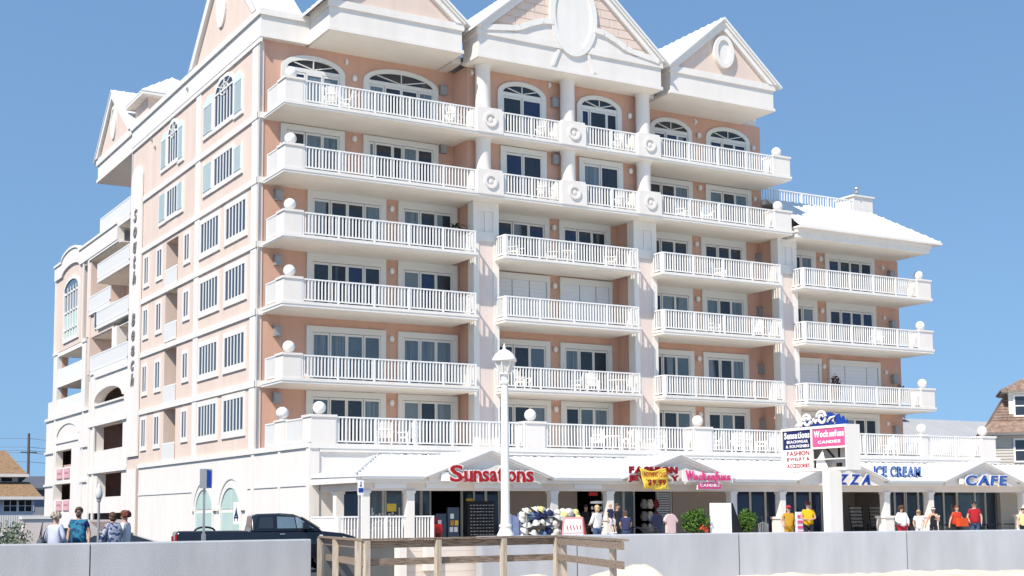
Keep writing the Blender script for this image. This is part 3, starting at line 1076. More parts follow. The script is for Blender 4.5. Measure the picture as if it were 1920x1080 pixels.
def slab(x0, x1, yf, yb, zb, zt_, name='balcony'):
    s = MB()
    s.box(x0, x1, yf, yb, zb + .02, zt_)
    s.box(x0 - .03, x1 + .03, yf - .03, yb, zt_ - .13, zt_ - .003)
    o = s.build(name, TRIM, B)
    u = MB()
    u.box(x0 + .02, x1 - .02, yf + .02, yb, zb, zb + .019)
    u.build('soffit', SOFFIT, o)
    return o
YF = -2.62
for key in (4, 5, 6):
    zt_, zb = SL[key], SB[key]
    o = slab(.2, 9.8, YF, .055, zb, zt_)
    pedestal(o, .24, 1.08, YF + .02, -1.75, zt_ - .1, zt_ + 1.08)
    rail_run(o, (1.08, YF + .08), (9.76, YF + .08), zt_)
    rail_run(o, (9.74, YF + .12), (9.74, -.3), zt_)
    rail_run(o, (.27, -1.75), (.27, -.38), zt_, pitch=.12)
    o = slab(11.28, 19.1, YF, .098, zb, zt_)
    rail_run(o, (11.32, YF + .08), (19.06, YF + .08), zt_)
    rail_run(o, (11.34, YF + .12), (11.34, -1.4), zt_)
    rail_run(o, (19.04, YF + .12), (19.04, -1.4), zt_)
    o = slab(20.55, 28.45, YF, .098, zb, zt_)
    rail_run(o, (20.59, YF + .08), (28.41, YF + .08), zt_)
    rail_run(o, (20.6, YF + .12), (20.6, -1.4), zt_)
    rail_run(o, (28.4, YF + .12), (28.4, -1.4), zt_)
    o = slab(29.98, 39.75, YF, .198, zb, zt_)
    pedestal(o, 38.66, 39.70, YF + .02, -1.75, zt_ - .1, zt_ + 1.08)
    rail_run(o, (30.02, YF + .08), (38.66, YF + .08), zt_)
    rail_run(o, (30.04, YF + .12), (30.04, -1.4), zt_)
    rail_run(o, (39.66, -1.75), (39.66, .1), zt_)
for key in (7, 8):
    zt_, zb = SL[key], SB[key]
    o = slab(.2, 29.3, YF, .055, zb, zt_)
    pedestal(o, .24, 1.08, YF + .02, -1.75, zt_ - .1, zt_ + 1.08)
    pedestal(o, 28.1, 29.25, YF + .02, -1.75, zt_ - .1, zt_ + 1.08)
    rail_run(o, (.27, -1.75), (.27, -.38), zt_, pitch=.12)
    rail_run(o, (29.2, -1.75), (29.2, -.1), zt_)
    for a, b in ((1.08, 9.8), (11.22, 14.5), (15.95, 19.1), (20.52, 28.1)):
        rail_run(o, (a, YF + .08), (b, YF + .08), zt_)
    for x0, x1 in ((9.8, 11.22), (14.5, 15.95), (19.1, 20.52)):
        p = MB()
        p.prism([(x0, zt_ - .11), (x1, zt_ - .11), (x1, zt_ + .9), (x1 - .08, zt_ + 1.1), (x0 + .08, zt_ + 1.1), (x0, zt_ + .9)], 'y', YF - .05, -1.55)
        p.build('pedestal', WHITE, o)
        xc_ = (x0 + x1) / 2
        e = MB()
        e.ring((xc_, zt_ + .52), .35, .35, .11, 'y', YF - .12, YF - .051, n=24)
        e.ball((xc_, YF - .055, zt_ + .52), .13, 12, sy=.3)
        e.build('emblem', WHITE, o)
    for xc_ in (10.52, 15.22, 19.82):
        zt2 = (SB[8] if key == 7 else 23.27)
        c = MB()
        c.lathe([(.40, 0), (.40, .08), (.37, .12), (.36, zt2 - zt_ - 1.1 - .2), (.40, zt2 - zt_ - 1.1 - .14), (.42, zt2 - zt_ - 1.1 - .002)], (xc_ + (.12 if xc_ > 12 else 0), -1.93, zt_ + 1.1), 24)
        co = c.build('column', WHITE, B, smooth=True)
        md = co.modifiers.new('edge', 'EDGE_SPLIT'); md.split_angle = 0.6

# ---------------------------------------------------------------- hipped roof of the lower end
fb = MB()
fb.box(29.62, 39.72, -2.62, 0.198, 16.60, 17.08)
fb.box(29.55, 39.80, -2.70, 0.198, 16.86, 17.08)
o = fb.build('eave_box', TRIM, B)
so = MB(); so.box(29.66, 39.66, -2.58, .19, 16.58, 16.599); so.build('soffit', SOFFIT, o)
ea = MB(); ea.prism([(29.5, -2.98), (40.38, -2.98), (40.38, 12), (29.51, 12)], 'z', 17.081, 17.18); ea.build('eave_board', TRIM, B)
roof_plane('roof_slope', [(29.52, -2.95, 17.24), (40.35, -2.95, 17.24), (37.65, -.25, 19.2), (29.52, -.25, 19.2)], B, thick=.05)
roof_plane('roof_slope', [(40.35, 12, 17.24), (40.35, -2.95, 17.24), (37.65, -.25, 19.2), (37.65, 9, 19.2)], B, thick=.05)
rd = MB(); rd.box(29.52, 37.6, -.2, 9, 18.9, 19.17); rd.build('roof_deck', ROOFW, B)
rail_r = MB()
rr = thing('roof_railing', 'white railing on the roof terrace above the lower hipped end of the apartment block', 'railing', (30, 2, 19.17))
rail_run(rr, (30.0, 1.95), (38.3, 1.95), 19.3, h=1.2, pitch=.2)
rail_run(rr, (38.9, 1.9), (38.9, 7), 19.3, h=1.2, pitch=.2)
cb = MB(); cb.box(38.3, 39.85, 1.9, 3.4, 18.0, 20.75); cb.box(38.2, 39.95, 1.8, 3.5, 20.751, 20.85)
cb.build('chimney_box', WHITE, B)
cb = MB(); cb.lathe([(.07, 0), (.07, .25), (.15, .27), (.15, .4), (.08, .43), (.08, .5), (.15, .52), (.12, .62), (.02, .64)], (39.05, 2.4, 20.85), 14); cb.build('roof_vent', GREYM, B, smooth=False)
cb = MB(); cb.lathe([(.09, 0), (.09, .35)], (33.2, 1.0, 19.17), 10); cb.build('roof_vent', BLACK, B)
w = MB(); w.box(29.52, 40.0, 4, 16, 16.63, 17.0); w.build('upper_wall', WHITE, B)

# ================================================================== rear wing with parking decks
W = thing('garage_wing', 'cream rear wing with parking openings, arched window and open balconies left of the tower', 'building', (0, 33, 0))
def wall_holes(y0, y1, z0, z1, holes, mt, depth=.5, x=0.0, name='wall'):
    """wall slab on x..x+depth with rectangular holes (ya, yb, za, zb), split in strips"""
    mb = MB()
    ysv = sorted({y0, y1, *[h[0] for h in holes], *[h[1] for h in holes]})
    for a, b in zip(ysv, ysv[1:]):
        if b - a < 1e-6: continue
        c_ = (a + b) / 2
        cuts = sorted([(h[2], h[3]) for h in holes if h[0] <= c_ <= h[1]])
        z = z0
        for za, zb_ in cuts:
            if za > z + 1e-6: mb.box(x, x + depth, a, b, z, za)
            z = zb_
        if z < z1 - 1e-6: mb.box(x, x + depth, a, b, z, z1)
    return mb.build(name, mt, W)
# upper block Y 31..42, window
wall_holes(34.0, 42.0, 13.3, 19.3, [(34.9, 38.95, 13.95, 17.3)], PEACHL, .4)
pp = MB()
N = 18
crv = [(42.05, 19.45)] + [(39.75, 19.45)] + [(37.1 + 2.65 * math.cos(PI * k / N), 19.45 + .55 * math.sin(PI * k / N)) for k in range(1, N)] + [(34.4, 19.45), (24.6, 19.45)]
low = [(24.6, 18.5), (34.0, 18.5), (34.4, 18.5)] + [(37.1 - 2.65 * math.cos(PI * k / N), 18.55 + .45 * math.sin(PI * k / N)) for k in range(1, N)] + [(39.75, 18.5), (42.05, 18.5)]
for k in range(len(crv) - 1):
    a, b = crv[k], crv[k + 1]
    def lowz(y):
        u = abs(y - 37.1)
        return 18.5 + (.48 * math.sqrt(max(0, 1 - (u / 2.65) ** 2)) if u < 2.65 else 0)
    pp.prism([(a[0], lowz(a[0])), (b[0], lowz(b[0])), (b[0], b[1]), (a[0], a[1])], 'x', -.14, -.001)
    pp.prism([(a[0], a[1]), (b[0], b[1]), (b[0], b[1] + .16), (a[0], a[1] + .16)], 'x', -.22, .3)
pp.box(-.10, -.0005, 24.6, 31.9, 18.36, 18.499)
pp.box(0.0, .3, 24.6, 42.0, 19.301, 19.449)
pp.box(0.0, .3, 24.6, 33.99, 18.4, 19.30)
pp.build('parapet', WHITE, W)
fr = MB()
yc_, hw_ = 36.92, 2.02
for k in range(16):
    t0, t1 = PI * k / 16, PI * (k + 1) / 16
    e = lambda t, q: (yc_ + (hw_ + q) * math.cos(t), 17.3 + (.62 + q) * math.sin(t))
    fr.prism([e(t0, 0), e(t1, 0), e(t1, .24), e(t0, .24)], 'x', -.1, -.001)
fr.box(-.1, -.001, 34.66, 34.9, 13.7, 17.3); fr.box(-.1, -.001, 38.95, 39.2, 13.7, 17.3); fr.box(-.1, -.001, 34.9, 38.95, 13.7, 13.95)
f = fr.build('arched_window', TRIM, W)
pn = MB()
pn.box(.02, .05, 34.9, 38.95, 15.8, 17.3)
pn.prism([(yc_ + 2.0 * math.cos(PI * k / 16), 17.301 + .6 * math.sin(PI * k / 16)) for k in range(17)], 'x', -.03, -.001)
pn.build('pane', GL_BLUE, f)
pn = MB(); pn.box(.02, .05, 34.9, 38.95, 13.95, 15.799); pn.build('pane', SHUTD, f)
br = MB()
for y in (35.7, 36.5, 37.3, 38.1): br.box(-.05, .01, y - .06, y + .06, 13.95, 17.5)
for z in (15.8, 14.6, 17.1): br.box(-.05, .01, 34.9, 38.95, z - .06, z + .06)
br.build('mullion', SHUTD if False else RAILW, f)
# open decks below the window: piers, parapets, slabs
for (ya, yb) in ((40.9, 42.1), (32.4, 33.45)):
    p = MB(); p.box(-.04, .299, ya, yb, 8.8, 13.3); p.box(-.1, .2, ya - .04, yb + .04, 13.15, 13.38)
    p.build('pier', TRIM, W)
for y in (33.6, 42.0, 32.2):
    p = MB(); p.box(-.09, -.001, y - .25, y, 13.38, 18.5); p.build('corner_strip', TRIM, W)
st = MB()
st.box(.30, .72, 40.9, 42.1, 8.8, 13.28)
st.box(.30, .72, 32.4, 33.45, 8.8, 13.28)
st.build('return_wall', PEACH, W)
for z in (8.78, 11.02, 13.2):
    s = MB(); s.box(0.0 if z > 9 else .02, 7.0, 33.47, 40.88, z - .2, z + .05); s.build('deck_slab', SOFFIT, W)
for z0, z1 in ((11.08, 12.1), (8.86, 9.95)):
    p = MB(); p.box(.05, .2, 33.46, 40.88, z0, z1)
    p.build('deck_parapet', RAILW, W)
# middle part with balconies, Y 22..33
p = MB(); p.box(2.2, 8, 21.72, 33.4, 10.9, 18.45); p.build('wall', PEACH, W)
p = MB(); p.box(.0, 2.19, 31.6, 32.2, 10.9, 18.4); p.build('return_wall', PEACHL, W)
p = MB(); p.box(0.1, 2.19, 26.0, 31.6, 13.3, 14.6); p.build('wall', PEACHL, W)
p = MB(); p.box(.1, .7, 25.1, 26.3, 10.9, 13.3); p.build('pier', TRIM, W)
p = MB(); p.box(0.0, 8, 24.2, 33.4, 18.3, 18.359); p.build('soffit', SOFFIT, W)
p = MB(); p.box(0.2, 2.19, 21.8, 31.5, 13.24, 13.299); p.build('soffit', SOFFIT, W)
f = MB(); f.box(.02, .1, 28.8, 30.6, 13.7, 15.0); f = f.build('window', TRIM, W)
pn = MB(); pn.box(0, .019, 29.0, 30.4, 13.8, 14.9); pn.build('pane', GL_SIDE, f)
def side_balcony(y0, y1, z0, z1, ye0=None):
    s = MB(); s.box(-.05, 2.19, y0, y1, z0, z0 + .22)
    o = s.build('balcony', TRIM, W)
    u = MB(); u.box(0, 2.15, y0 + .03, y1 - .03, z0 - .02, z0 - .001); u.build('soffit', SOFFIT, o)
    r = MB(); r.box(-.05, .03, y0, y1, z1 - .08, z1); r.box(-.05, .03, y0, y1, z0 + .24, z0 + .32)
    r.box(-.05, .03, y1 - .1, y1, z0 + .22, z1 - .08); r.box(-.05, .03, y0, y0 + .1, z0 + .22, z1 - .08)
    r.build('railing', RAILW, o)
    b = MB()
    y = y0 + .12
    while y < y1 - .1:
        b.box(-.035, .015, y, y + .075, z0 + .32, z1 - .08); y += .115
    tag(b.build('baluster', RAILW, o), kind='stuff')
    return o
side_balcony(22.0, 29.3, 19.30, 20.65)
side_balcony(22.0, 29.75, 16.58, 17.8)
side_balcony(26.4, 31.9, 14.75, 15.95)
side_balcony(22.0, 29.7, 13.58, 14.75)
side_balcony(22.0, 31.2, 10.78, 12.0)
p = MB(); p.box(1.6, 6, 21.72, 25.0, 18.36, 23.2); p.build('upper_wall', WHITE, W)
# arched and square parking openings, Y 19.2..30
wall_holes(22.0, 31.3, 2.0, 10.75, [(22.95, 29.65, 8.8, 9.68), (23.0, 29.7, 5.85, 7.4), (23.1, 29.0, 2.97, 4.43)], WHITE, .55, .03)
# spandrels that make the top opening an arch
sp = MB()
ap = [(26.3 + 3.35 * math.cos(PI * k / 16), 8.95 + .72 * math.sin(PI * k / 16)) for k in range(17)]
for a, b in zip(ap, ap[1:]):
    sp.prism([a, b, (b[0], 9.6795), (a[0], 9.6795)], 'x', .0305, .55)
sp.build('wall', WHITE, W)
ar = MB()
for k in range(16):
    t0, t1 = PI * k / 16, PI * (k + 1) / 16
    e = lambda t, q: (26.3 + (3.35 + q) * math.cos(t), 8.95 + (.72 + q) * math.sin(t))
    ar.prism([e(t0, 0), e(t1, 0), e(t1, .16), e(t0, .16)], 'x', -.08, .0295)
ar.box(-.08, .029, 22.8, 29.8, 8.68, 8.795)
ar.build('arch_trim', TRIM, W)
gi = MB()
gi.box(4.5, 4.7, 21.8, 44.2, 0.2, 8.6)
gi.box(.6, 4.5, 21.8, 21.9, .2, 8.6)
gi.box(.6, 4.5, 30.6, 30.8, .2, 8.6)
gi.box(.6, 4.7, 44.0, 44.25, .2, 8.6)
gi.box(.6, 2.19, 30.6, 30.8, 8.851, 10.75)
gi.box(2.0, 2.19, 21.9, 30.59, 8.851, 10.75)
for z in (2.3, 5.1, 8.55): gi.box(.6, 4.5, 21.9, 44.2, z, z + .3)
gi.build('garage_interior', BROWN, W)
bl = MB()
for z in (4.45, 7.42): bl.box(-.1, .029, 21.75, 31.2, z + .01, z + .22)
bl.box(-.07, .029, 21.75, 30.0, 10.5, 10.77)
for y in (31.2, 30.0): bl.box(-.06, .0285, y - .35, y, .2, 10.4)
bl.build('belt_course', TRIM, W)
# small parking openings, Y 31.3..44.3
wall_holes(31.3, 44.3, 0, 8.8, [(36.15, 41.0, 5.16, 6.35), (36.25, 41.1, 2.95, 4.05)], WHITE, .5, .03)
tr = MB()
tr.box(-.08, .029, 41.3, 44.35, 6.25, 6.4); tr.box(-.08, .029, 41.3, 44.35, 3.95, 4.1)
for y in (41.4, 33.0): tr.box(-.05, .029, y - .3, y, 0, 8.78)
tr.box(-.09, .029, 31.3, 44.4, 8.6, 8.8)
for z in (6.25, 4.0): tr.box(-.09, .029, 31.6, 33.5, z, z + .2)
for k in range(12):
    t0, t1 = PI * (.08 + .84 * k / 12), PI * (.08 + .84 * (k + 1) / 12)
    e = lambda t, q: (37.4 + (3.3 + q) * math.cos(t), 7.1 + (1.0 + q) * math.sin(t))
    tr.prism([e(t0, 0), e(t1, 0), e(t1, .1), e(t0, .1)], 'x', -.04, .029)
tr.box(-.05, .029, 34.2, 40.9, 6.85, 6.95)
tr.build('belt_course', TRIM, W)
p = MB(); p.box(.1, .6, 42.3, 44.2, 8.8, 10.0); p.build('corner_post', TRIM, W)
for z in (4.72, 2.55):
    for y in (36.4, 38.6):
        n_ = MB(); n_.box(-.02, .029, y, y + 1.7, z - .35, z + .35); no = n_.build('notice', PINKB, W)
        n_ = MB(); n_.box(-.03, -.0205, y, y + 1.7, z - .35, z - .29); n_.box(-.03, -.0205, y, y + .08, z - .28, z + .35); n_.box(-.03, -.0205, y + .3, y + 1.4, z - .02, z + .1); n_.build('notice_line', PINKL, no)
# ================================================================== row of shops with terrace on top
S = thing('shop_row', 'low row of shops with white metal porch roof and railed terrace on top', 'shops', (20, -8, 0))
FL = .30
ops = [(1.29, 2.2, 1.05), (2.54, 4.19, 1.05), (4.6, 8.8, FL), (12.75, 14.25, FL), (14.7, 18.05, FL), (21.85, 24.5, FL), (24.9, 27.4, FL), (28.45, 31.65, FL), (32.0, 34.55, FL), (35.0, 40.1, FL)]
w = MB()
x = .001
for a, b, zb in ops:
    w.box(x, a, -6.4, -6.1, 0, 2.82)
    if zb > FL: w.box(a, b, -6.4, -6.1, 0, zb)
    x = b
w.box(x, 40.2, -6.4, -6.1, 0, 2.82)
w.box(.001, 40.2, -6.4, -6.1, 2.82, 4.3)
w.box(.001, .3, -6.1, .099, 0, 4.3)
w.box(39.9, 40.2, -6.1, 6, 0, 4.3)
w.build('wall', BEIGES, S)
w = MB(); w.box(.351, 1.28, -6.43, -6.401, 0, 3.299); w.build('wall', WHITE, S)
for xx in (-.03,):
    w = MB(); w.box(.351, 40.0, -6.43, -6.402, 3.3, 4.4)
    w.box(-.09, .35, -6.5, -6.431, 0, 4.45); w.build('upper_wall', WHITE, S)
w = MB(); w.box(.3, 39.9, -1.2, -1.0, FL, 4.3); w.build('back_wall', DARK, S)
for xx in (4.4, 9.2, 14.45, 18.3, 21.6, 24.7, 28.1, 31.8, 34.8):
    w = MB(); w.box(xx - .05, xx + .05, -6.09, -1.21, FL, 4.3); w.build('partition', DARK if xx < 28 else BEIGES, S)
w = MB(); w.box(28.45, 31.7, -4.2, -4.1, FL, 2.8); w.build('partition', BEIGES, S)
t = MB()
t.box(.0, 40.2, -6.42, .05, 4.31, 4.60)
t.box(-.08, 40.3, -6.56, -6.421, 4.42, 4.62)
t.box(.36, 40.3, -6.53, -6.435, 4.28, 4.418)
t.box(-.10, -.001, -6.56, -.001, 4.42 + .25, 4.64 + .04)
t.build('terrace_slab', TRIM, S)
# glazing
def shopglass(x0, x1, z0, z1, mt, y=-6.3, fr=.07, name='shop_window', mull=()):
    f = MB()
    f.box(x0, x0 + fr, y - .06, y + .06, z0, z1); f.box(x1 - fr, x1, y - .06, y + .06, z0, z1)
    f.box(x0 + fr, x1 - fr, y - .06, y + .06, z1 - fr, z1); f.box(x0 + fr, x1 - fr, y - .06, y + .06, z0, z0 + fr)
    for mx in mull: f.box(mx - .06, mx + .06, y - .06, y + .06, z0 + fr, z1 - fr)
    o = f.build(name, FRAME, S)
    g_ = MB(); g_.box(x0 + fr, x1 - fr, y - .01, y + .01, z0 + fr, z1 - fr)
    g_.build('pane', mt, o)
    return o
shopglass(1.31, 2.18, 1.06, 2.81, GL_NAVY)
shopglass(2.56, 3.3, 1.06, 2.81, GL_CURT, fr=.1); shopglass(3.32, 4.17, 1.06, 2.81, GL_BLUE)
shopglass(4.62, 5.46, FL, 2.81, GL_BLUE, mull=(5.0,))
shopglass(6.8, 7.45, FL, 2.81, GL_DARK, y=-6.5, name='shop_door'); shopglass(7.47, 8.78, FL, 2.81, GL_NAVY, mull=(8.1,))
shopglass(14.72, 15.93, FL, 2.81, GL_CURT, mull=(15.3,)); shopglass(17.17, 18.03, FL, 2.81, GL_CURT)
bl = MB()
for k in range(14): bl.box(17.26, 17.94, -6.345, -6.33, 2.70 - k * .11, 2.76 - k * .11)
bl.build('window_blind', ROLL, S)
shopglass(21.87, 24.48, FL, 2.81, GL_NAVY, mull=(22.75, 23.7)); shopglass(24.92, 27.38, FL, 2.81, GL_NAVY, mull=(25.6, 26.6))
shopglass(32.02, 33.15, FL, 2.81, GL_NAVY, mull=(32.4,)); shopglass(33.2, 34.53, FL, 2.81, GL_DARK, name='shop_door', mull=(34.1,))
shopglass(35.02, 37.0, FL, 2.81, GL_DARK, mull=(36.0,)); shopglass(37.02, 40.08, FL, 2.81, GL_BLUE, mull=(38.4, 39.2))
# posts with plinths, beam, fascia, roof
YP, ZB = -10.45, 2.64
for xx, yy in ((.55, -8.0), (.55, YP), (2.43, YP), (8.93, YP), (11.68, YP), (18.25, YP), (21.08, YP), (27.55, YP), (30.5, YP), (37.2, YP), (41.5, YP)):
    p = MB(); p.box(xx - .165, xx + .165, yy - .165, yy + .165, FL, ZB)
    p.box(xx - .2, xx + .2, yy - .2, yy + .2, ZB - .1, ZB - .001)
    po = p.build('post', TRIM, S)
    if xx > 9:
        q = MB(); q.box(xx - .29, xx + .29, yy - .29, yy + .29, FL, 1.42); q.box(xx - .34, xx + .34, yy - .34, yy + .34, 1.42, 1.52)
        q.build('plinth', WHITE, po)
b = MB()
b.box(.35, 46, YP - .12, YP + .12, ZB, 2.98)
b.box(.40, .65, YP + .12, -6.44, ZB, 2.98)
b.build('beam', BEIGEW, S)
c_ = MB(); c_.box(.66, 46, YP + .121, -6.44, 2.86, 2.9); c_.build('porch_ceiling', SOFFIT, S)
f = MB()
YE = -10.85
f.box(.02, 46, YE, YE + .12, 2.93, 3.17)
f.box(.02, .14, YE + .12, -6.44, 2.93, 3.17)
f.box(.14, 46, YE + .12, YP - .121, 2.935, 2.97)
f.build('fascia', TRIM, S)
for a, b_ in ((.25, 2.85), (8.5, 12.05), (17.9, 21.6), (27.2, 31.0), (36.4, 46)):
    f = MB(); f.box(a, b_, YE - .13, YE - .001, 3.06, 3.17)
    f.build('gutter', GREYF, S)
for a in (.9, 3.1, 5.2, 7.0, 9.9):
    f = MB(); f.box(a, a + 1.35, YP - .17, YP - .121, 2.74, 2.9); f.box(a - .03, a + 1.38, YP - .165, YP - .1205, 2.9, 2.93); f.build('light_panel', ROLL, S)
roof_plane('porch_roof', [(-.02, YE - .08, 3.2), (46, YE - .08, 3.2), (46, -6.44, 4.22), (3.0, -6.44, 4.22)], S, thick=.05, rib=.42)
roof_plane('porch_roof', [(-.02, -6.44, 3.25), (-.02, YE - .08, 3.2), (3.0, -6.44, 4.22)], S, thick=.05, rib=.42)
cr = MB()
x = 3.2
while x < 40:
    cr.box(x, x + .72, -6.52, -6.445, 4.16, 4.27); x += 1.05
tag(cr.build('roof_flashing', GREYF, S), kind='stuff')
cr = MB()
for k in range(9):
    a0, a1 = k / 9 + .02, (k + .62) / 9
    L = lambda t: (-.02 + 3.02 * t, YE - .08 + 4.49 * t, 3.25 + 1.02 * t)
    cr.beam(L(a0), L(a1), .09, .05)
tag(cr.build('roof_flashing', GREYF, S), kind='stuff')
YG = YE - .1
for x0, x1, zp_ in ((2.95, 8.45, 4.14), (12.12, 17.82, 4.11), (21.68, 27.1, 4.1), (31.02, 36.32, 4.05)):
    xc_ = (x0 + x1) / 2
    g_ = MB(); g_.prism([(x0 + .1, 2.94), (x1 - .1, 2.94), (x1 - .1, 3.16), (xc_, zp_ - .05), (x0 + .1, 3.16)], 'y', YG, YE - .001)
    o = g_.build('porch_gable', BEIGEW if False else WHITE, S)
    rk = MB()
    for s in (-1, 1):
        h = (x1 - x0) / 2
        rk.prism([(xc_ + s * (h + .1), 3.14), (xc_, zp_ + .04), (xc_, zp_ - .16), (xc_ + s * (h - .4), 3.14)], 'y', YG - .10, YG - .001)
        rk.prism([(xc_ + s * (h + .16), 3.16), (xc_, zp_ + .10), (xc_, zp_ - .01), (xc_ + s * (h - .1), 3.16)], 'y', YG - .2, YG - .101)
    rk.build('rake_board', TRIM, o)
    yb = -6.44 - (4.22 - zp_) / .225
    for s in (-1, 1):
        h = (x1 - x0) / 2
        roof_plane('gable_roof', [(xc_, YG - .24, zp_ + .12), (xc_, yb, zp_ + .12), (xc_ + s * (h + .2), YG - .24, 3.18)], S, thick=.05, ribs=False)
    rb = MB()
    for s in (-1, 1):
        h = (x1 - x0) / 2
        for k in range(1, 9):
            t = k / 9
            y_ = YG - .24 + (yb - YG + .24) * t
            # rib runs from ridge down the slope until it meets the main roof
            xe, ze2 = xc_ + s * (h + .2) * (1 - t), zp_ + .12 - (zp_ + .12 - 3.18) * (1 - t)
            rb.beam((xc_, y_, zp_ + .14), (xe, y_, ze2 + .02), .035, .05)
    tag(rb.build('standing_seam', ROOFW, S), kind='stuff')
# porch balustrade at the left end
rail_run(S, (-.62, -10.55), (3.45, -10.55), .62, h=1.06, pitch=.12, bal_w=.05)
rail_run(S, (-.6, -10.5), (.0, -6.6), .62, h=1.06, pitch=.12, bal_w=.05)
pl = MB(); pl.box(-.7, 3.5, -10.6, -6.44, 0, .6); pl.build('porch_floor', TRIM, S)
# terrace railing
ZT = 4.62
for x0, x1 in ((.0, 1.1), (10.1, 11.1), (19.45, 20.45), (39.1, 40.15)):
    pedestal(S, x0 + .02, x1, -6.4, -5.5, ZT, 5.80)
pedestal(S, 34.48, 34.95, -6.4, -5.95, ZT, 5.78)
for a, b_ in ((1.1, 10.1), (11.1, 19.45), (20.45, 34.48), (34.95, 39.1)):
    rail_run(S, (a, -6.32), (b_, -6.32), ZT, h=1.12)
p = MB(); p.box(.02, .30, -3.4, -2.23, ZT, 5.7); p.box(-.02, .34, -3.44, -2.19, 5.7, 5.78); p.build('pedestal', WHITE, S)
bb = MB(); bb.lathe([(.14, 0), (.12, .05)], (.16, -2.8, 5.78), 14); bb.ball((.16, -2.8, 6.08), .27, 16); bb.build('finial_ball', LAMPW, S, smooth=True)
rail_run(S, (.12, -5.5), (.12, -3.4), ZT, h=1.1, pitch=.13)
rail_run(S, (.12, -2.23), (.12, -.9), ZT, h=1.1, pitch=.13)
rail_run(S, (40.08, -5.5), (40.08, .1), ZT, h=1.12)

# ---------------------------------------------------------------- shop signs
def sign(name, label, loc, group=None):
    return thing(name, label, 'sign', loc, group)
FX = frame_front(YG - .25)
s1 = sign('shop_sign', 'large dark red raised Sunsations lettering with white outline on the left porch gable', (5.8, YG, 2.95))
sb = MB()
sb.box(3.5, 3.8, YG - .18, YG - .12, 3.0, 3.35)
sb.box(3.82, 7.72, YG - .115, YG - .101, 3.12, 3.22)
sb.build('sign_rail', HALO, s1)
def wline(parts, fr, parent, mt, halo, bold=.015, hb=.05, **k):
    for txt, u0, u1, v0, v1 in parts:
        write(txt, fr, u0, u1, v0, v1, mt, parent, bold=bold, halo=halo, halo_b=hb, **k)
wline([('S', 3.82, 4.38, 2.97, 3.62)], FX, s1, REDS, HALO, ext=.05)
wline([('u', 4.44, 4.79, 2.99, 3.40), ('n', 4.85, 5.2, 2.99, 3.41), ('s', 5.25, 5.53, 2.98, 3.41), ('a', 5.58, 5.9, 2.98, 3.41), ('t', 5.93, 6.15, 2.98, 3.53), ('i', 6.22, 6.31, 2.99, 3.56), ('o', 6.38, 6.75, 2.98, 3.41), ('n', 6.81, 7.17, 2.99, 3.41), ('s', 7.24, 7.58, 2.98, 3.41)], FX, s1, REDS, HALO, ext=.05)
sf = MB()
for a, b_ in ((4.42, 4.56), (4.70, 4.83), (4.83, 4.97), (5.1, 5.24), (6.79, 6.93), (7.08, 7.21)):
    sf.box(a, b_, YG - .295, YG - .251, 2.975, 3.02)
sf.build('letter_serif', REDS, s1)
s2 = sign('shop_sign', 'dark red FASHION JEWELRY block letters partly hidden behind the yellow banner', (13.4, YG, 3.0))
sb = MB(); sb.box(12.2, 14.78, YG - .14, YG - .12, 3.31, 3.36); sb.box(12.2, 14.78, YG - .14, YG - .12, 2.99, 3.03); sb.build('sign_rail', HALO, s2)
write('FASHION', FX, 12.22, 14.72, 3.37, 3.67, REDD, s2, bold=.06, ext=.06, halo=HALO, halo_b=.03, gap=.06)
write('JEWELRY', FX, 12.16, 14.80, 3.0, 3.30, REDD, s2, bold=.06, ext=.06, halo=HALO, halo_b=.03, gap=.06)
s3 = thing('sale_banner', 'yellow cloth banner NOTHING OVER $9.99 hung over the red jewelry lettering', 'banner', (13.4, YG - .35, 2.7))
bn = MB()
NX, NZ = 18, 12
def bpt(i, j):
    u, v = i / NX, j / NZ
    xl, xr = 12.62 + (1 - v) * .22, 14.05 + (1 - v) * .05
    zt2 = 3.60 - .10 * math.sin(u * PI) ** 2 * (1 + .6 * math.sin(5 * u))
    zb2 = 2.72 - .05 * u + .03 * math.sin(u * 9)
    y = YG - .44 - .05 * math.sin(u * 7 + v * 3) - .03 * math.sin(v * 9 - u * 4)
    return (xl + (xr - xl) * u, y, zb2 + (zt2 - zb2) * v)
bn.v = [bpt(i, j) for j in range(NZ + 1) for i in range(NX + 1)]
for j in range(NZ):
    for i in range(NX):
        k = j * (NX + 1) + i
        bn.f.append((k, k + 1, k + NX + 2, k + NX + 1)); bn.m.append(0)
bo = bn.build('banner_cloth', YELL, s3, smooth=True)
sd = bo.modifiers.new('thick', 'SOLIDIFY'); sd.thickness = .012
FB = frame_front(YG - .55)
write('NOTHING OVER', FB, 12.78, 13.98, 3.22, 3.42, REDS, s3, bold=.012, ext=.008)
write('$9.99', FB, 12.98, 13.9, 2.84, 3.12, REDD, s3, bold=.04, ext=.008)
s4 = sign('shop_sign', 'raised deep pink Wockenfuss lettering on a pale backing beside the jewelry sign', (16.4, YG, 3.0))
sb = MB(); sb.prism([(15.0, 3.05), (17.75, 3.02), (17.72, 3.34), (17.2, 3.44), (16.2, 3.42), (15.6, 3.55), (15.0, 3.5)], 'y', YG - .255, YG - .215); sb.build('sign_backing', HALO, s4)
FW = frame_front(YG - .29)
write('W', FW, 15.14, 15.55, 3.10, 3.52, PINKS, s4, bold=.02, ext=.05)
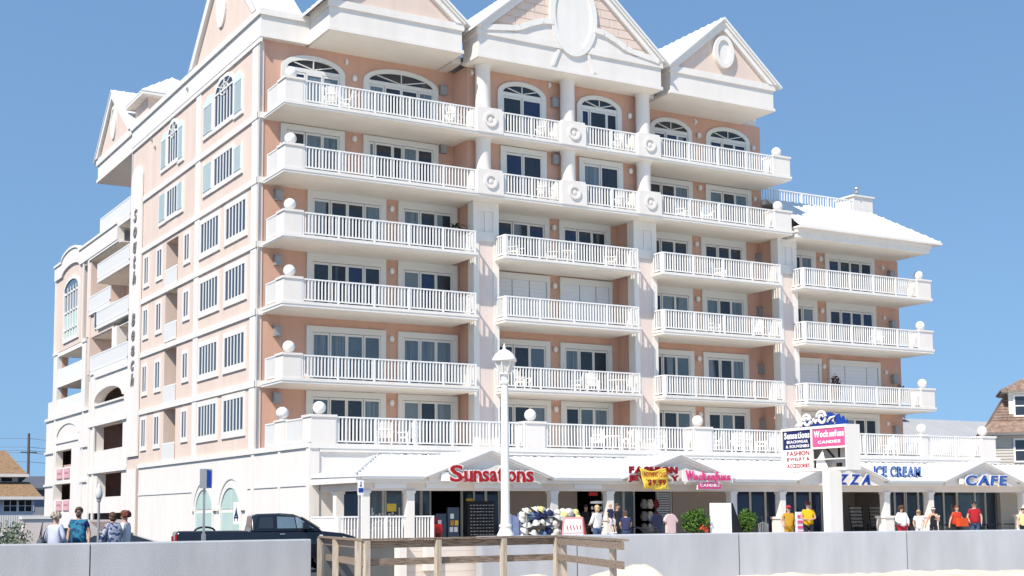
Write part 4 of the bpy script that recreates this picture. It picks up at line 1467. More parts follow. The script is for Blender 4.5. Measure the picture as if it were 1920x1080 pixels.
for ch, a, b_, z1 in (('o', 15.58, 15.78, 3.33), ('c', 15.82, 15.99, 3.33), ('k', 16.03, 16.24, 3.52), ('e', 16.27, 16.46, 3.33), ('n', 16.5, 16.69, 3.33), ('f', 16.72, 16.86, 3.5), ('u', 16.9, 17.09, 3.33), ('s', 17.13, 17.32, 3.33), ('s', 17.36, 17.56, 3.33)):
    write(ch, FW, a, b_, 3.10 if ch != 'f' else 3.02, z1, PINKS, s4, bold=.02, ext=.05)
s5 = sign('shop_sign', 'small pink arched CANDIES plaque hanging under the pink lettering', (16.4, YG, 2.74))
arcp = [(15.82 + 1.24 * k / 10, 2.96 + .07 * math.sin(PI * k / 10)) for k in range(11)]
sb = MB()
sb.prism([(15.78, 2.71), (17.1, 2.71)] + [(x_ , z_ + .03) for x_, z_ in reversed(arcp)], 'y', YG - .25, YG - .2); sb.build('plaque_edge', HALO, s5)
sb = MB(); sb.prism([(15.82, 2.74), (17.06, 2.74)] + list(reversed(arcp)), 'y', YG - .27, YG - .2505); sb.build('plaque', PINKS, s5)
write('CANDIES', frame_front(YG - .271), 15.92, 16.96, 2.83, 2.96, HALO, s5, bold=.02, ext=.01)
s6 = sign('shop_sign', 'blue raised slanted PIZZA lettering on the porch gable behind the pylon sign', (24.4, YG, 2.95))
write('PIZZA', FX, 23.0, 25.86, 2.96, 3.44, BLUES, s6, bold=.02, ext=.06, shear=.3, halo=HALO, halo_b=.05)
s7 = sign('shop_sign', 'blue raised ICE CREAM letters standing on the white metal porch roof', (28.2, -10.3, 3.3))
sb = MB(); sb.box(27.05, 30.15, -10.28, -10.24, 3.36, 3.40); sb.box(27.05, 30.15, -10.28, -10.24, 3.7, 3.74)
for xx in (27.3, 28.5, 29.8): sb.box(xx, xx + .04, -10.28, -10.24, 3.28, 3.8)
sb.build('sign_rail', GREYF, s7)
write('ICE CREAM', frame_front(-10.29), 27.05, 30.15, 3.36, 3.88, BLUES, s7, bold=.02, ext=.06, shear=.05, halo=HALO, halo_b=.06)
s8 = sign('shop_sign', 'blue raised CAFE lettering with white edge on the right porch gable', (33.7, YG, 2.95))
sb = MB(); sb.box(31.95, 32.25, YG - .16, YG - .121, 3.02, 3.3); sb.box(32.25, 35.2, YG - .115, YG - .101, 3.1, 3.2); sb.build('sign_rail', HALO, s8)
write('CAFE', FX, 32.28, 35.2, 2.96, 3.46, BLUES, s8, bold=.02, ext=.06, shear=.12, halo=HALO, halo_b=.06)

LBL = mat('letter_pale_blue', (.22, .38, .55), .4); LBL2 = mat('letter_mid_blue', (.06, .16, .42), .4)
write('ICE CREAM', frame_front(-10.352), 27.09, 30.11, 3.40, 3.84, LBL, s7, name='letter_face', bold=-.022, ext=.008, shear=.05, gap=.13)
write('CAFE', frame_front(YG - .312), 32.32, 35.16, 3.0, 3.42, LBL2, s8, name='letter_face', bold=-.022, ext=.008, shear=.12, gap=.13)
# ---------------------------------------------------------------- pylon sign
PY = thing('pylon_sign', 'tall white pylon sign of shop names with blue wave crest above the walkway', 'sign', (15.0, -20.3, .3))
p = MB()
p.box(14.12, 14.72, -21.06, -20.70, .3, 3.2)
p.box(14.06, 14.78, -21.12, -20.64, .3, .6)
p.build('post', TRIM, PY)
X0, X1, Y0, Y1, Z0, Z1 = 14.62, 15.30, -21.45, -17.95, 3.22, 4.88
fr = MB()
fr.box(X0 + .08, X1 - .08, Y0 + .06, Y1, 3.25, 3.30) ; fr.box(X0 + .08, X1 - .08, Y0 + .06, Y1, Z1 - .06, Z1 - .01)
fr.box(X0, X1, Y0, Y0 + .06, Z0, Z1)
fr.box(X0, X1, Y1 - .06, Y1, Z0, Z1)
fr.box(X0 + .001, X0 + .08, Y0 + .06, Y1 - .06, Z0, Z0 + .10)
fr.box(X0 + .001, X0 + .08, Y0 + .06, Y1 - .06, Z1 - .10, Z1)
YM = -19.62
fr.box(X0 + .001, X0 + .08, YM - .04, YM + .04, Z0 + .10, Z1 - .10)
fr.box(X0 + .001, X0 + .08, Y0 + .06, YM - .04, 4.03, 4.10)
fr.box(X0 + .001, X0 + .08, Y0 + .06, YM - .04, 3.62, 3.66)
fr.box(X1 - .08, X1 - .001, Y0 + .06, Y1 - .06, Z0, Z1)
fr.build('sign_cabinet', TRIM, PY)
FP = frame_side(X0 + .03)
def panel(ya, yb, z0, z1, mt):
    q = MB(); q.box(X0 + .03, X0 + .06, ya, yb, z0, z1)
    return q.build('sign_panel', mt, PY)
pa = panel(YM + .05, Y1 - .08, 4.07, Z1 - .11, NAVYS)
pb = panel(Y0 + .08, YM - .05, 4.12, Z1 - .11, HOTP)
pc = panel(YM + .05, Y1 - .08, Z0 + .11, 4.06, HALO)
u0, u1 = -(Y1 - .08), -(YM + .05)
write('Sunsations', FP, u0 + .08, u1 - .06, 4.47, 4.73, HALO, pa, bold=.03, ext=.012, joined=True, name='lettering')
write('BEACHWEAR', FP, u0 + .22, u1 - .16, 4.30, 4.41, HALO, pa, bold=.02, ext=.012, joined=True, name='lettering')
write('& SOUVENIRS', FP, u0 + .16, u1 - .1, 4.13, 4.24, HALO, pa, bold=.02, ext=.012, joined=True, name='lettering')
write('FASHION', FP, u0 + .22, u1 - .1, 3.83, 4.00, REDS, pc, bold=.012, ext=.012, joined=True, name='lettering')
write('JEWELRY &', FP, u0 + .16, u1 - .1, 3.60, 3.76, REDS, pc, bold=.012, ext=.012, joined=True, name='lettering')
write('ACCESSORIES', FP, u0 + .2, u1 - .1, 3.37, 3.52, REDS, pc, bold=.012, ext=.012, joined=True, name='lettering')
u0, u1 = -(YM - .05), -(Y0 + .08)
write('Wockenfuss', FP, u0 + .08, u1 - .06, 4.45, 4.70, HALO, pb, bold=.03, ext=.012, joined=True, name='lettering')
write('CANDIES', FP, u0 + .28, u1 - .24, 4.22, 4.33, HALO, pb, bold=.03, ext=.012, joined=True, name='lettering')
br = MB()
br.beam((X0 + .3, -20.1, 4.05), (X0 + .3, -20.5, 3.7), .06, .06, mi=0); br.build('inner_strut', BLACK, PY)
br = MB(); br.beam((X0 + .3, -20.75, 4.05), (X0 + .3, -20.75, 3.7), .06, .06); br.build('inner_strut', BLACK, PY)
br = MB(); br.box(X0 + .25, X0 + .35, -20.85, -20.65, 3.36, 3.5); br.build('lamp_socket', BLACK, PY)
q = MB()
q.prism([(19.75, 3.62), (19.95, 3.8), (20.1, 4.0), (20.2, 3.62), (20.35, 3.34), (19.75, 3.34)], 'x', 0, .02)
q.v = [(X0 + .10 + a, -b, c) for a, b, c in q.v]
q.build('torn_panel', HALO, PY)
# crest: blue wave board with white scrolls
cw = MB()
cw.prism([(18.75, 4.9), (21.35, 4.9), (21.3, 5.06), (21.2, 5.0), (21.12, 5.2), (20.98, 5.1), (20.9, 5.3), (20.75, 5.24), (20.45, 5.38), (20.1, 5.36), (19.9, 5.2), (19.7, 5.12), (19.5, 5.18), (19.2, 5.12), (19.0, 5.0)], 'x', 0, .05)
cw.v = [(X0 + .2 + a, -b, c) for a, b, c in cw.v]
cw.build('crest_board', BLUES, PY)
def scroll(cy, cz, r, turns=1.55, flip=1):
    pts = []
    for k in range(30):
        t = k / 29
        a = PI * 1.15 - flip * turns * 2 * PI * t
        rr_ = r * (1 - .75 * t)
        pts.append((X0 + .15, -(cy + flip * rr_ * math.cos(a)), cz + rr_ * math.sin(a)))
    return pts
sc = MB()
for cy, cz, r in ((19.25, 5.12, .27), (20.05, 5.18, .29)):
    sc.tube(scroll(cy, cz, r), [.055] * 22 + [.055 - .004 * k for k in range(8)], 6)
sc.tube([(X0 + .15, -18.6, 4.93), (X0 + .15, -18.75, 5.02), (X0 + .15, -18.95, 4.95), (X0 + .15, -19.02, 5.1)], .05, 6)
sc.tube([(X0 + .15, -19.5, 5.0), (X0 + .15, -19.62, 5.16), (X0 + .15, -19.74, 5.0)], .05, 6)
sc.tube([(X0 + .15, -20.35, 5.02), (X0 + .15, -20.5, 5.16), (X0 + .15, -20.75, 5.2), (X0 + .15, -20.62, 5.05), (X0 + .15, -20.75, 4.95)], .045, 6)
sc.build('crest_scroll', HALO, PY, smooth=True)
# ================================================================== sea wall, fence, lamp posts
SW = thing('sea_wall', 'long pale grey concrete sea wall with vertical joints between beach and boardwalk', 'wall', (0, -26, 0))
def wall_panel(p, q, th=.42, z1=1.10, z0=-.6):
    p, q = Vector((*p, 0)), Vector((*q, 0))
    d = (q - p).normalized(); nrm = Vector((-d.y, d.x, 0))
    a, b = p + d * .018, q - d * .018
    mb = MB()
    def sec(c):
        return [c + Vector((0, 0, z0)), c + Vector((0, 0, z1 - .03)), c + nrm * .03 + Vector((0, 0, z1)), c + nrm * (th - .03) + Vector((0, 0, z1)), c + nrm * th + Vector((0, 0, z1 - .03)), c + nrm * th + Vector((0, 0, z0))]
    A, Bq = sec(a), sec(b)
    n_ = len(A)
    mb.faces(A + Bq, [tuple(range(n_)), tuple(range(2 * n_ - 1, n_ - 1, -1))] + [(i, (i + 1) % n_, n_ + (i + 1) % n_, n_ + i) for i in range(n_)])
    mb.build('panel', CONC, SW)
lw = [(-34.9, -26.6), (-29.6, -26.45), (-24.2, -26.3), (-18.7, -26.15), (-13.24, -26.02), (-7.62, -25.5)]
for a, b in zip(lw, lw[1:]): wall_panel(a, b)
rw = [(-2.62, -25.35), (.3, -25.62), (5.46, -26.42), (10.81, -27.88), (15.8, -29.15), (20.9, -30.5), (26, -31.9), (36, -34.7)]
for a, b in zip(rw, rw[1:]): wall_panel(a, b)
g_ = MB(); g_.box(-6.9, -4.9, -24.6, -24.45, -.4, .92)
g_.build('shaded_gap_panel', CONCD, SW)  # added dark sheet: its colour stands in for shaded concrete in the opening
g_ = MB(); g_.box(-4.88, -4.66, -24.9, -24.5, -.4, 1.0); g_.build('gate_post', TRIM, SW)
for k in range(7):
    g_ = MB(); g_.box(-4.64, -2.0, -24.7, -24.55, -.4 + k * .185, -.22 + k * .185); g_.build('gate_board', BEIGEW, SW)
g_ = MB(); g_.box(-4.1, -3.85, -24.95, -24.72, .2, .98); g_.build('gate_post', TRIM, SW)

FE = thing('wooden_fence', 'weathered grey wooden rail fence along the beach access in front of the sea wall', 'fence', (-5, -29, 0))
fpts = [(-6.63, -23.9, 1.16), (-7.95, -29.27, 1.15), (-2.30, -28.60, 1.15), (-4.50, -34.9, 1.14)]
F0, F1, F2, F3 = [Vector(p) for p in ((-6.75, -24.0, 1.13), (-7.95, -29.3, 1.13), (-2.28, -28.75, 1.13), (-4.42, -34.75, 1.13))]
def fence_run(a, b, posts, toprail=(.14, .16), mid=.52, side=1):
    d = (b - a).normalized()
    nrm = Vector((-d.y, d.x, 0)) * side
    r = MB(); r.beam(a + nrm * .0 + Vector((0, 0, .0)), b + Vector((0, 0, .0)), .17, .045); r.build('cap_board', WOOD, FE)
    r = MB(); r.beam(a + nrm * .045 - Vector((0, 0, .115)), b + nrm * .045 - Vector((0, 0, .115)), .05, .17); r.build('rail', WOOD, FE)
    r = MB(); r.beam(a + nrm * .045 - Vector((0, 0, mid)), b + nrm * .045 - Vector((0, 0, mid)), .05, .16); r.build('rail', WOOD, FE)
    for t in posts:
        p = a + d * t
        w_ = .13
        q = MB(); q.beam(p - nrm * .05 + Vector((0, 0, -1.55)), p - nrm * .05 + Vector((0, 0, -.03)), w_, w_, upv=nrm)
        q.build('post', WOODV, FE)
L01, L12, L23 = (F1 - F0).length, (F2 - F1).length, (F3 - F2).length
fence_run(F0, F1, (.15, 2.45, L01 - .08))
fence_run(F1, F2, (.12, 2.05, 3.95, L12 - .1))
fence_run(F2, F3, (.35, L23 - 1.2), side=-1)

def big_lamp():
    t = thing('street_lamp', 'tall white street lamp with lantern head and pointed cap rising from the sea wall', 'street lamp', (-1.81, -25.25, 1.1))
    c = (-1.81, -25.25, 1.1)
    p = MB(); p.lathe([(.235, 0.000), (.235, 0.036), (.20, 0.091), (.155, 0.199), (.15, 0.235), (.175, 0.253), (.175, 0.299), (.135, 0.326), (.125, 0.633), (.115, 2.172), (.10, 4.181), (.10, 4.199), (.135, 4.217), (.135, 4.272), (.10, 4.308), (.10, 4.453), (.17, 4.480), (.17, 4.543)], c, 20)
    o = p.build('post', LAMPW, t, smooth=True); m_ = o.modifiers.new('e', 'EDGE_SPLIT'); m_.split_angle = .6
    p = MB(); p.lathe([(.185, 4.543), (.285, 4.824), (.27, 4.828), (.02, 4.833)], c, 8); p.build('lantern_glass', LANT, t)
    p = MB()
    for k in range(8):
        a = 2 * PI * k / 8
        p.beam((c[0] + .19 * math.cos(a), c[1] + .19 * math.sin(a), c[2] + 5.02*.905), (c[0] + .30 * math.cos(a), c[1] + .30 * math.sin(a), c[2] + 5.34*.905), .03, .03)
    p.build('lantern_rib', LAMPW, t)
    p = MB(); p.lathe([(.34, 4.833), (.345, 4.905), (.315, 4.945), (.255, 5.045), (.15, 5.135), (.06, 5.18), (.035, 5.205), (.05, 5.235), (.03, 5.27), (.008, 5.35)], c, 16)
    p.build('lamp_cap', LAMPW, t, smooth=True)
big_lamp()
t = thing('street_lamp', 'small acorn-globe street lamp on thin dark pole in front of the parking wing', 'street lamp', (-9.8, -12.45, 0))
p = MB(); p.lathe([(.09, 0), (.09, .3), (.045, .4), (.04, 2.2), (.075, 2.22), (.075, 2.27)], (-9.8, -12.45, 0), 10); p.build('post', GREYM, t)
p = MB(); p.lathe([(.07, 2.27), (.115, 2.38), (.12, 2.48), (.095, 2.62), (.05, 2.70), (.05, 2.76), (.01, 2.80)], (-9.8, -12.45, 0), 14); p.build('lamp_globe', LANT, t, smooth=True)
t = thing('road_sign', 'grey back of a rectangular road sign on a steel post behind the pickup truck', 'sign', (-9.97, -24.15, 0))
p = MB(); p.box(-10.0, -9.95, -24.12, -24.07, 0, 2.9); p.box(-10.02, -9.93, -24.14, -24.05, .9, 1.25); p.build('post', GREYM, t)
p = MB(); p.box(-10.12, -9.80, -24.19, -24.17, 2.40, 2.89); o = p.build('sign_plate', GREYM, t)
p = MB(); p.prism([(-9.945, 2.42), (-9.83, 2.42), (-9.83, 2.84), (-9.945, 2.88)], 'y', -24.2, -24.191); p.build('sign_face', BLUES, o)
t = thing('parking_sign', 'blue and white disabled parking sign on a slim post beside the porch railing', 'sign', (-6.5, -26.05, 0))
p = MB(); p.box(-6.545, -6.50, -26.03, -25.99, 0, 2.2); p.build('post', GREYM, t)
p = MB(); p.box(-6.60, -6.44, -26.07, -26.05, 2.2, 2.58); o = p.build('sign_plate', HALO, t)
p = MB(); p.box(-6.585, -6.455, -26.078, -26.0705, 2.27, 2.38); p.box(-6.53, -6.51, -26.078, -26.0705, 2.42, 2.54); p.box(-6.55, -6.50, -26.078, -26.0705, 2.42, 2.45); p.build('emblem', BLUES, o)

# ================================================================== vehicles
def wheel(parent, x, y, r=.38, w_=.26):
    p = MB()
    for s in (0,):
        N = 20
        for k in range(N):
            t0, t1 = 2 * PI * k / N, 2 * PI * (k + 1) / N
            e = lambda t, q: (x + q * math.cos(t), r + q * math.sin(t))
            p.prism([e(t0, r), e(t1, r), e(t1, r * .62), e(t0, r * .62)], 'y', y - w_ / 2, y + w_ / 2)
    o = p.build('wheel', TYRE, parent)
    p = MB(); p.prism([(x + r * .6 * math.cos(2 * PI * k / 16), r + r * .6 * math.sin(2 * PI * k / 16)) for k in range(16)], 'y', y - w_ / 2 + .03, y + w_ / 2 - .03)
    p.build('rim', CHROME, o)

def loft(secs, mi=0):
    """closed body through cross sections of equal point count"""
    mb = MB(); n_ = len(secs[0])
    vs_ = [p for s_ in secs for p in s_]
    fs_ = []
    for i in range(len(secs) - 1):
        for k in range(n_):
            fs_.append((i * n_ + k, i * n_ + (k + 1) % n_, (i + 1) * n_ + (k + 1) % n_, (i + 1) * n_ + k))
    fs_.append(tuple(range(n_))); e = (len(secs) - 1) * n_
    fs_.append(tuple(range(e + n_ - 1, e - 1, -1)))
    mb.faces(vs_, fs_, mi)
    return mb
TX, TY = -8.98, -17.0
TR = thing('pickup_truck', 'dark navy extended-cab pickup truck parked beside the building behind the sea wall', 'truck', (TX, TY, 0))
Wd = .93
def sect(x, zt_, zb, wt, wm):
    return [(TX + x, TY - wm * .98, zb), (TX + x, TY - wm, (zb + zt_) * .5), (TX + x, TY - wt, zt_ - .05), (TX + x, TY - wt + .07, zt_), (TX + x, TY + wt - .07, zt_), (TX + x, TY + wt, zt_ - .05), (TX + x, TY + wm, (zb + zt_) * .5), (TX + x, TY + wm * .98, zb)]
bd = loft([sect(.0, 1.22, .5, .88, .90), sect(.06, 1.25, .45, .92, .95), sect(2.12, 1.25, .42, .92, .95), sect(2.14, 1.20, .42, .91, .945), sect(2.16, 1.26, .42, .92, .95), sect(4.0, 1.25, .42, .92, .95), sect(4.25, 1.24, .42, .90, .94), sect(5.0, 1.16, .42, .84, .92), sect(5.38, 1.05, .48, .78, .88), sect(5.46, .92, .52, .74, .82)])
o = bd.build('body', NAVYC, TR, smooth=False, bevel=.02)
bt = MB(); bt.box(TX + .12, TX + 2.05, TY - .78, TY + .78, 1.252, 1.256); bt.build('bed', BLACK, TR)
def csec(x, zt_, wt, zb=1.24, wb=.90):
    return [(TX + x, TY - wb, zb), (TX + x, TY - wt, zt_ - .06), (TX + x, TY - wt + .12, zt_), (TX + x, TY + wt - .12, zt_), (TX + x, TY + wt, zt_ - .06), (TX + x, TY + wb, zb)]
cbn = loft([csec(2.2, 1.27, .88), csec(2.24, 1.70, .72), csec(2.4, 1.76, .72), csec(3.1, 1.78, .72), csec(3.5, 1.75, .71), csec(3.72, 1.66, .70), csec(4.32, 1.28, .84)])
cbn.build('cab', NAVYC, TR, bevel=.02)
def side_glass(pts, nm, mt):
    for s in (-1, 1):
        q = MB()
        y = lambda z: s * (.905 - (z - 1.24) / .47 * .19 + .006)
        q.faces([(TX + x, TY + y(z), z) for x, z in pts] + [(TX + x, TY + y(z) + s * .012, z) for x, z in pts],
                [tuple(range(len(pts))), tuple(range(2 * len(pts) - 1, len(pts) - 1, -1))] + [(i, (i + 1) % len(pts), len(pts) + (i + 1) % len(pts), len(pts) + i) for i in range(len(pts))])
        q.build(nm, mt, TR)
side_glass([(2.42, 1.32), (2.86, 1.32), (2.86, 1.67), (2.47, 1.66)], 'side_window', CARGL)
side_glass([(2.98, 1.32), (3.55, 1.32), (3.50, 1.66), (2.98, 1.68)], 'side_window', GL_BLUE)
side_glass([(3.58, 1.32), (4.08, 1.32), (3.62, 1.64), (3.53, 1.66)], 'side_window', GL_CURT)
q = MB(); q.poly([(TX + 3.75, TY - .64, 1.655), (TX + 3.75, TY + .64, 1.655), (TX + 4.31, TY + .76, 1.30), (TX + 4.31, TY - .76, 1.30)]); q.v = [(x + .015, y, z + .015) for x, y, z in q.v]; q.build('windscreen', GL_CURT, TR)
q = MB(); q.box(TX - .03, TX + .03, TY - .94, TY - .82, .8, 1.17); q.box(TX - .03, TX + .01, TY + .82, TY + .92, .8, 1.1); q.build('tail_light', TAIL, TR)
q = MB(); q.prism([(TX + 4.98, 1.06), (TX + 5.36, .95), (TX + 5.36, .85), (TX + 4.98, .90)], 'y', TY - .935, TY - .80); q.build('headlight', HEADL, TR)
q = MB(); q.prism([(TX + 4.98, 1.06), (TX + 5.36, .95), (TX + 5.36, .85), (TX + 4.98, .90)], 'y', TY + .80, TY + .935); q.build('headlight', HEADL, TR)
q = MB(); q.box(TX + 3.72, TX + 3.92, TY - 1.13, TY - .94, 1.30, 1.50); q.build('wing_mirror', NAVYC, TR)
q = MB(); q.box(TX + 3.72, TX + 3.92, TY + .94, TY + 1.13, 1.30, 1.50); q.build('wing_mirror', NAVYC, TR)
q = MB(); q.box(TX + 3.05, TX + 3.2, TY - .97, TY - .945, 1.13, 1.17); q.build('door_handle', CHROME, TR)
q = MB(); q.box(TX + 4.25, TX + 4.35, TY - .96, TY - .935, 1.08, 1.12); q.build('side_marker', HEADL, TR)
q = MB(); q.tube([(TX + .95 + .3 * math.cos(PI * k / 10), TY + .6, 1.25 + .12 * math.sin(PI * k / 10)) for k in range(11)], .035, 6); q.build('spare_hoop', BLACK, TR)
for x in (1.1, 4.55):
    for s in (-1, 1): wheel(TR, TX + x, TY + s * .82)
TR.location = (TX + .32, TY - .1, 0)
TR.rotation_euler.z = math.radians(-13)
def car(name, label, x0, y0, L, H, paint, ang=0):
    t = thing(name, label, 'car', (x0, y0, 0))
    def sc_(x, zt_, wt, zb=.35, wm=.86):
        return [(x0 + x, y0 - wm, zb), (x0 + x, y0 - wm, zb + (zt_ - zb) * .55), (x0 + x, y0 - wt, zt_), (x0 + x, y0 + wt, zt_), (x0 + x, y0 + wm, zb + (zt_ - zb) * .55), (x0 + x, y0 + wm, zb)]
    b_ = loft([sc_(0, .75, .75), sc_(.1, .9, .78), sc_(L * .2, .98, .8), sc_(L * .72, .96, .8), sc_(L * .95, .8, .74), sc_(L, .62, .7)])
    b_.build('body', paint, t)
    c_ = loft([[(x0 + x, y0 - wb, .97), (x0 + x2, y0 - wt, z), (x0 + x2, y0 + wt, z), (x0 + x, y0 + wb, .97)] for x, x2, wb, wt, z in ((L * .10, L * .10, .76, .74, .98), (L * .18, L * .22, .78, .62, H - .06), (L * .4, L * .4, .78, .6, H), (L * .52, L * .5, .78, .6, H - .05), (L * .72, L * .72, .76, .72, .98))])
    c_.build('greenhouse', CARGL, t)
    r_ = MB(); r_.box(x0 + L * .24, x0 + L * .48, y0 - .6, y0 + .6, H - .03, H + .015); r_.build('roof', paint, t)
    for xx in (L * .18, L * .8):
        for s in (-1, 1): wheel(t, x0 + xx, y0 + s * .76, .31, .2)
    return t
cc = car('parked_car', 'black low car whose dark roof shows behind the couple in blue floral clothes', -10.6, -11.4, 4.4, 1.33, BLACK)
cc.location.z = -.17
cc.rotation_euler.z = math.radians(-20)
cc = car('parked_car', 'dark green car seen end-on behind the grey-haired woman at the pale wall', -10.6, -9.6, 4.2, 1.42, mat('green_paint', (.03, .06, .05), .2, spec=.6))
cc.rotation_euler.z = math.radians(76)
cc.location = (-10.35, -9.8, -.1)

# ================================================================== low walls and plants at the left
t = thing('low_wall', 'cream masonry wall with capped pier behind the parked cars', 'wall', (-9.5, -6.5, 0))
p = MB(); p.box(-10.75, -9.45, -5.0, -4.7, 0, 1.66); p.build('wall', BLUSH, t)
p = MB(); p.box(-10.82, -9.40, -5.06, -4.64, 1.66, 1.76); p.build('coping', TRIM, t)
p = MB(); p.box(-11.4, -10.752, -4.95, -4.7, 0, 1.2); p.box(-11.45, -10.83, -5.0, -4.65, 1.2, 1.28); p.build('pier', BLUSH, t)
t = thing('ramp_wall', 'cream ramp wall with brown shaded triangle beside the parking wing', 'wall', (-8.5, -7.3, 0))
p = MB(); p.box(-8.9, -7.6, -7.3, -7.1, 0, 1.62); p.build('wall', BLUSH, t)
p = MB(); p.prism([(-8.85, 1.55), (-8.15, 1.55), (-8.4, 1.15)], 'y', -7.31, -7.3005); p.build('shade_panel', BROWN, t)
def leafball(name, label, cat, c, rx, ry, rz, n, mt, size, group=None, stem=None, pot=None, extra=None, seed=1, tall=0):
    R = random.Random(seed)
    base = (c[0], c[1], c[2] - rz)
    t = thing(name, label, cat, base, group)
    mb = MB()
    for i in range(n):
        while True:
            u = Vector((R.uniform(-1, 1), R.uniform(-1, 1), R.uniform(-1, 1)))
            if .35 < u.length < 1: break
        k = 1 + .22 * math.sin(u.x * 5 + seed) * math.cos(u.z * 4 + u.y * 3)
        p = Vector((c[0] + u.x * rx * k, c[1] + u.y * ry * k, c[2] + u.z * rz * k))
        a = Vector((R.gauss(0, 1), R.gauss(0, 1), R.gauss(0, 1))).normalized()
        b = a.cross(Vector((R.gauss(0, 1), R.gauss(0, 1), R.gauss(0, 1)))).normalized()
        s = size * R.uniform(.6, 1.3)
        mb.poly([p - a * s, p + b * s * .5, p + a * s, p - b * s * .5])
    fo = mb.build('foliage', mt, t)
    if extra:
        fb_ = MB()
        for i in range(extra[1]):
            a = R.uniform(0, 2 * PI)
            fb_.ball((c[0] + rx * .8 * R.uniform(-.2, 1.05), c[1] - ry * .85, c[2] + rz * R.uniform(-.8, 0)), .055, 6)
        fb_.build('flower', extra[0], t)
    q = MB(); q.tube([(c[0], c[1], base[2] - (stem or 0)), (c[0] + .02, c[1], c[2])], .03, 6); q.build('stem', WOODV, t)
    if pot:
        q = MB(); q.lathe([(pot * .75, 0), (pot, pot * 1.3), (pot * 1.08, pot * 1.35), (pot * .9, pot * 1.36)], (c[0], c[1], base[2] - (stem or 0)), 14); q.build('pot', POT, t)
    return t
leafball('shrub', 'clipped round green shrub with red flowers left of the white sandwich board', 'shrub', (14.55, -12.6, 1.36), .60, .55, .52, 1500, LEAF, .075, extra=(FLOWER, 14), stem=.55, pot=.33, seed=3)
leafball('shrub', 'clipped round green shrub right of the white sandwich board', 'shrub', (17.45, -12.4, 1.34), .46, .45, .48, 1200, LEAF, .075, stem=.55, pot=.33, seed=5)
leafball('bush', 'loose grey-green bush at the far left edge behind the sea wall', 'bush', (-14.4, -21.0, 1.0), .5, .55, .7, 480, LEAFG, .06, stem=.3, seed=8)
leafball('bush', 'small grey-green bush between the low cream wall and the white house', 'bush', (-11.5, -8.0, .95), .5, .4, .65, 500, LEAFG, .06, stem=.3, seed=9)
leafball('bush', 'bare twiggy pale bush in front of the cream pier', 'bush', (-12.9, -14.5, .9), .4, .4, .5, 260, LEAFG, .06, stem=.4, seed=10)
# plants on balconies
def palm(name, label, c, h, n, r, mt, seed=1):
    R = random.Random(seed)
    t = thing(name, label, 'plant', c)
    q = MB(); q.tube([c, (c[0], c[1], c[2] + h)], [.06, .04], 7); q.build('trunk', WOODV, t)
    q = MB(); q.lathe([(.16, 0), (.2, .3), (.18, .31)], c, 12); q.build('pot', POT, t)
    mb = MB()
    for i in range(n):
        a = 2 * PI * i / n + R.uniform(-.2, .2); up_ = R.uniform(.1, .9)
        pr = None
        for k in range(6):
            tt = k / 5
            p = Vector((c[0] + math.cos(a) * r * tt, c[1] + math.sin(a) * r * tt * .7, c[2] + h + r * up_ * tt - r * .9 * tt * tt))
            if pr is not None:
                w_ = .09 * (1.15 - tt)
                sd_ = Vector((-math.sin(a), math.cos(a), 0)) * w_
                mb.poly([pr - sd_, pr + sd_, p + sd_ * .7, p - sd_ * .7])
            pr = p
    mb.build('fronds', mt, t)
palm('potted_palm', 'dark potted palm at the right end of a left-stack balcony below the pedestals', (9.4, -1.2, SL[6]), 1.45, 16, .75, LEAFD, 2)
palm('potted_palm', 'dark low palm behind the railing left of the second pilaster', (18.6, -1.0, SL[6]), .85, 14, .8, LEAFD, 4)
palm('potted_palm', 'dark palm at right end of the terrace level behind the white chairs', (28.3, -1.2, SL['T']), 1.15, 14, .7, LEAFD, 6)
leafball('potted_shrub', 'narrow rust-brown shrub between the white roller shutters on the right stack', 'plant', (34.0, -.6, SL[4] + 1.05), .32, .3, .75, 500, LEAFR, .07, stem=.3, seed=12)
leafball('potted_shrub', 'thin rust-brown shrub near the outer corner of the right stack', 'plant', (38.9, -.8, SL[4] + .9), .28, .25, .55, 260, LEAFR, .06, stem=.3, seed=13)

# ================================================================== patio furniture
def chair(name, label, group=None):
    t = thing(name, label, 'chair', (0, 0, 0), group)
    b = MB(); b.box(-.27, .27, -.26, .24, .38, .43); b.build('seat', RAILW, t)
    b = MB()
    for k in range(5):
        x = -.22 + k * .11
        b.beam((x, .24, .43), (x + (x * .15), .40, 1.02 + .05 * math.cos(k - 2)), .09, .025, upv=(0, 1, 0))
    b.beam((-.27, .33, .72), (.27, .33, .72), .03, .06); b.build('backrest', RAILW, t)
    for s in (-1, 1):
        b = MB(); b.box(s * .33 - .045, s * .33 + .045, -.3, .3, .60, .635); b.beam((s * .31, .27, .42), (s * .31, .3, .6), .05, .05, upv=(0, 1, 0)); b.build('armrest', RAILW, t)
        for y in (-.25, .25):
            b = MB(); b.beam((s * .28, y, 0), (s * .28, y * .96, .6 if y < 0 else .42), .055, .055, upv=(0, 1, 0)); b.build('leg', RAILW, t)
    return t
CH = chair('patio_chair', 'white patio chair')
used = False
def put_chair(x, y, z, rz, label, group=None):
    global used
    if not used:
        CH.location = (x, y, z); CH.rotation_euler.z = rz; CH['label'] = label
        if group: CH['group'] = group
        used = True
        return CH
    return dup(CH, (x, y, z), rz, label, group)
def table(x, y, z, label, r=.45):
    t = thing('patio_table', label, 'table', (x, y, z))
    q = MB(); q.lathe([(r, .69), (r, .73)], (x, y, z), 20); q.build('tabletop', RAILW, t)
    for k in range(4):
        a = PI / 4 + k * PI / 2
        q = MB(); q.beam((x + .3 * math.cos(a), y + .3 * math.sin(a), z), (x + .2 * math.cos(a), y + .2 * math.sin(a), z + .69), .05, .05); q.build('leg', RAILW, t)
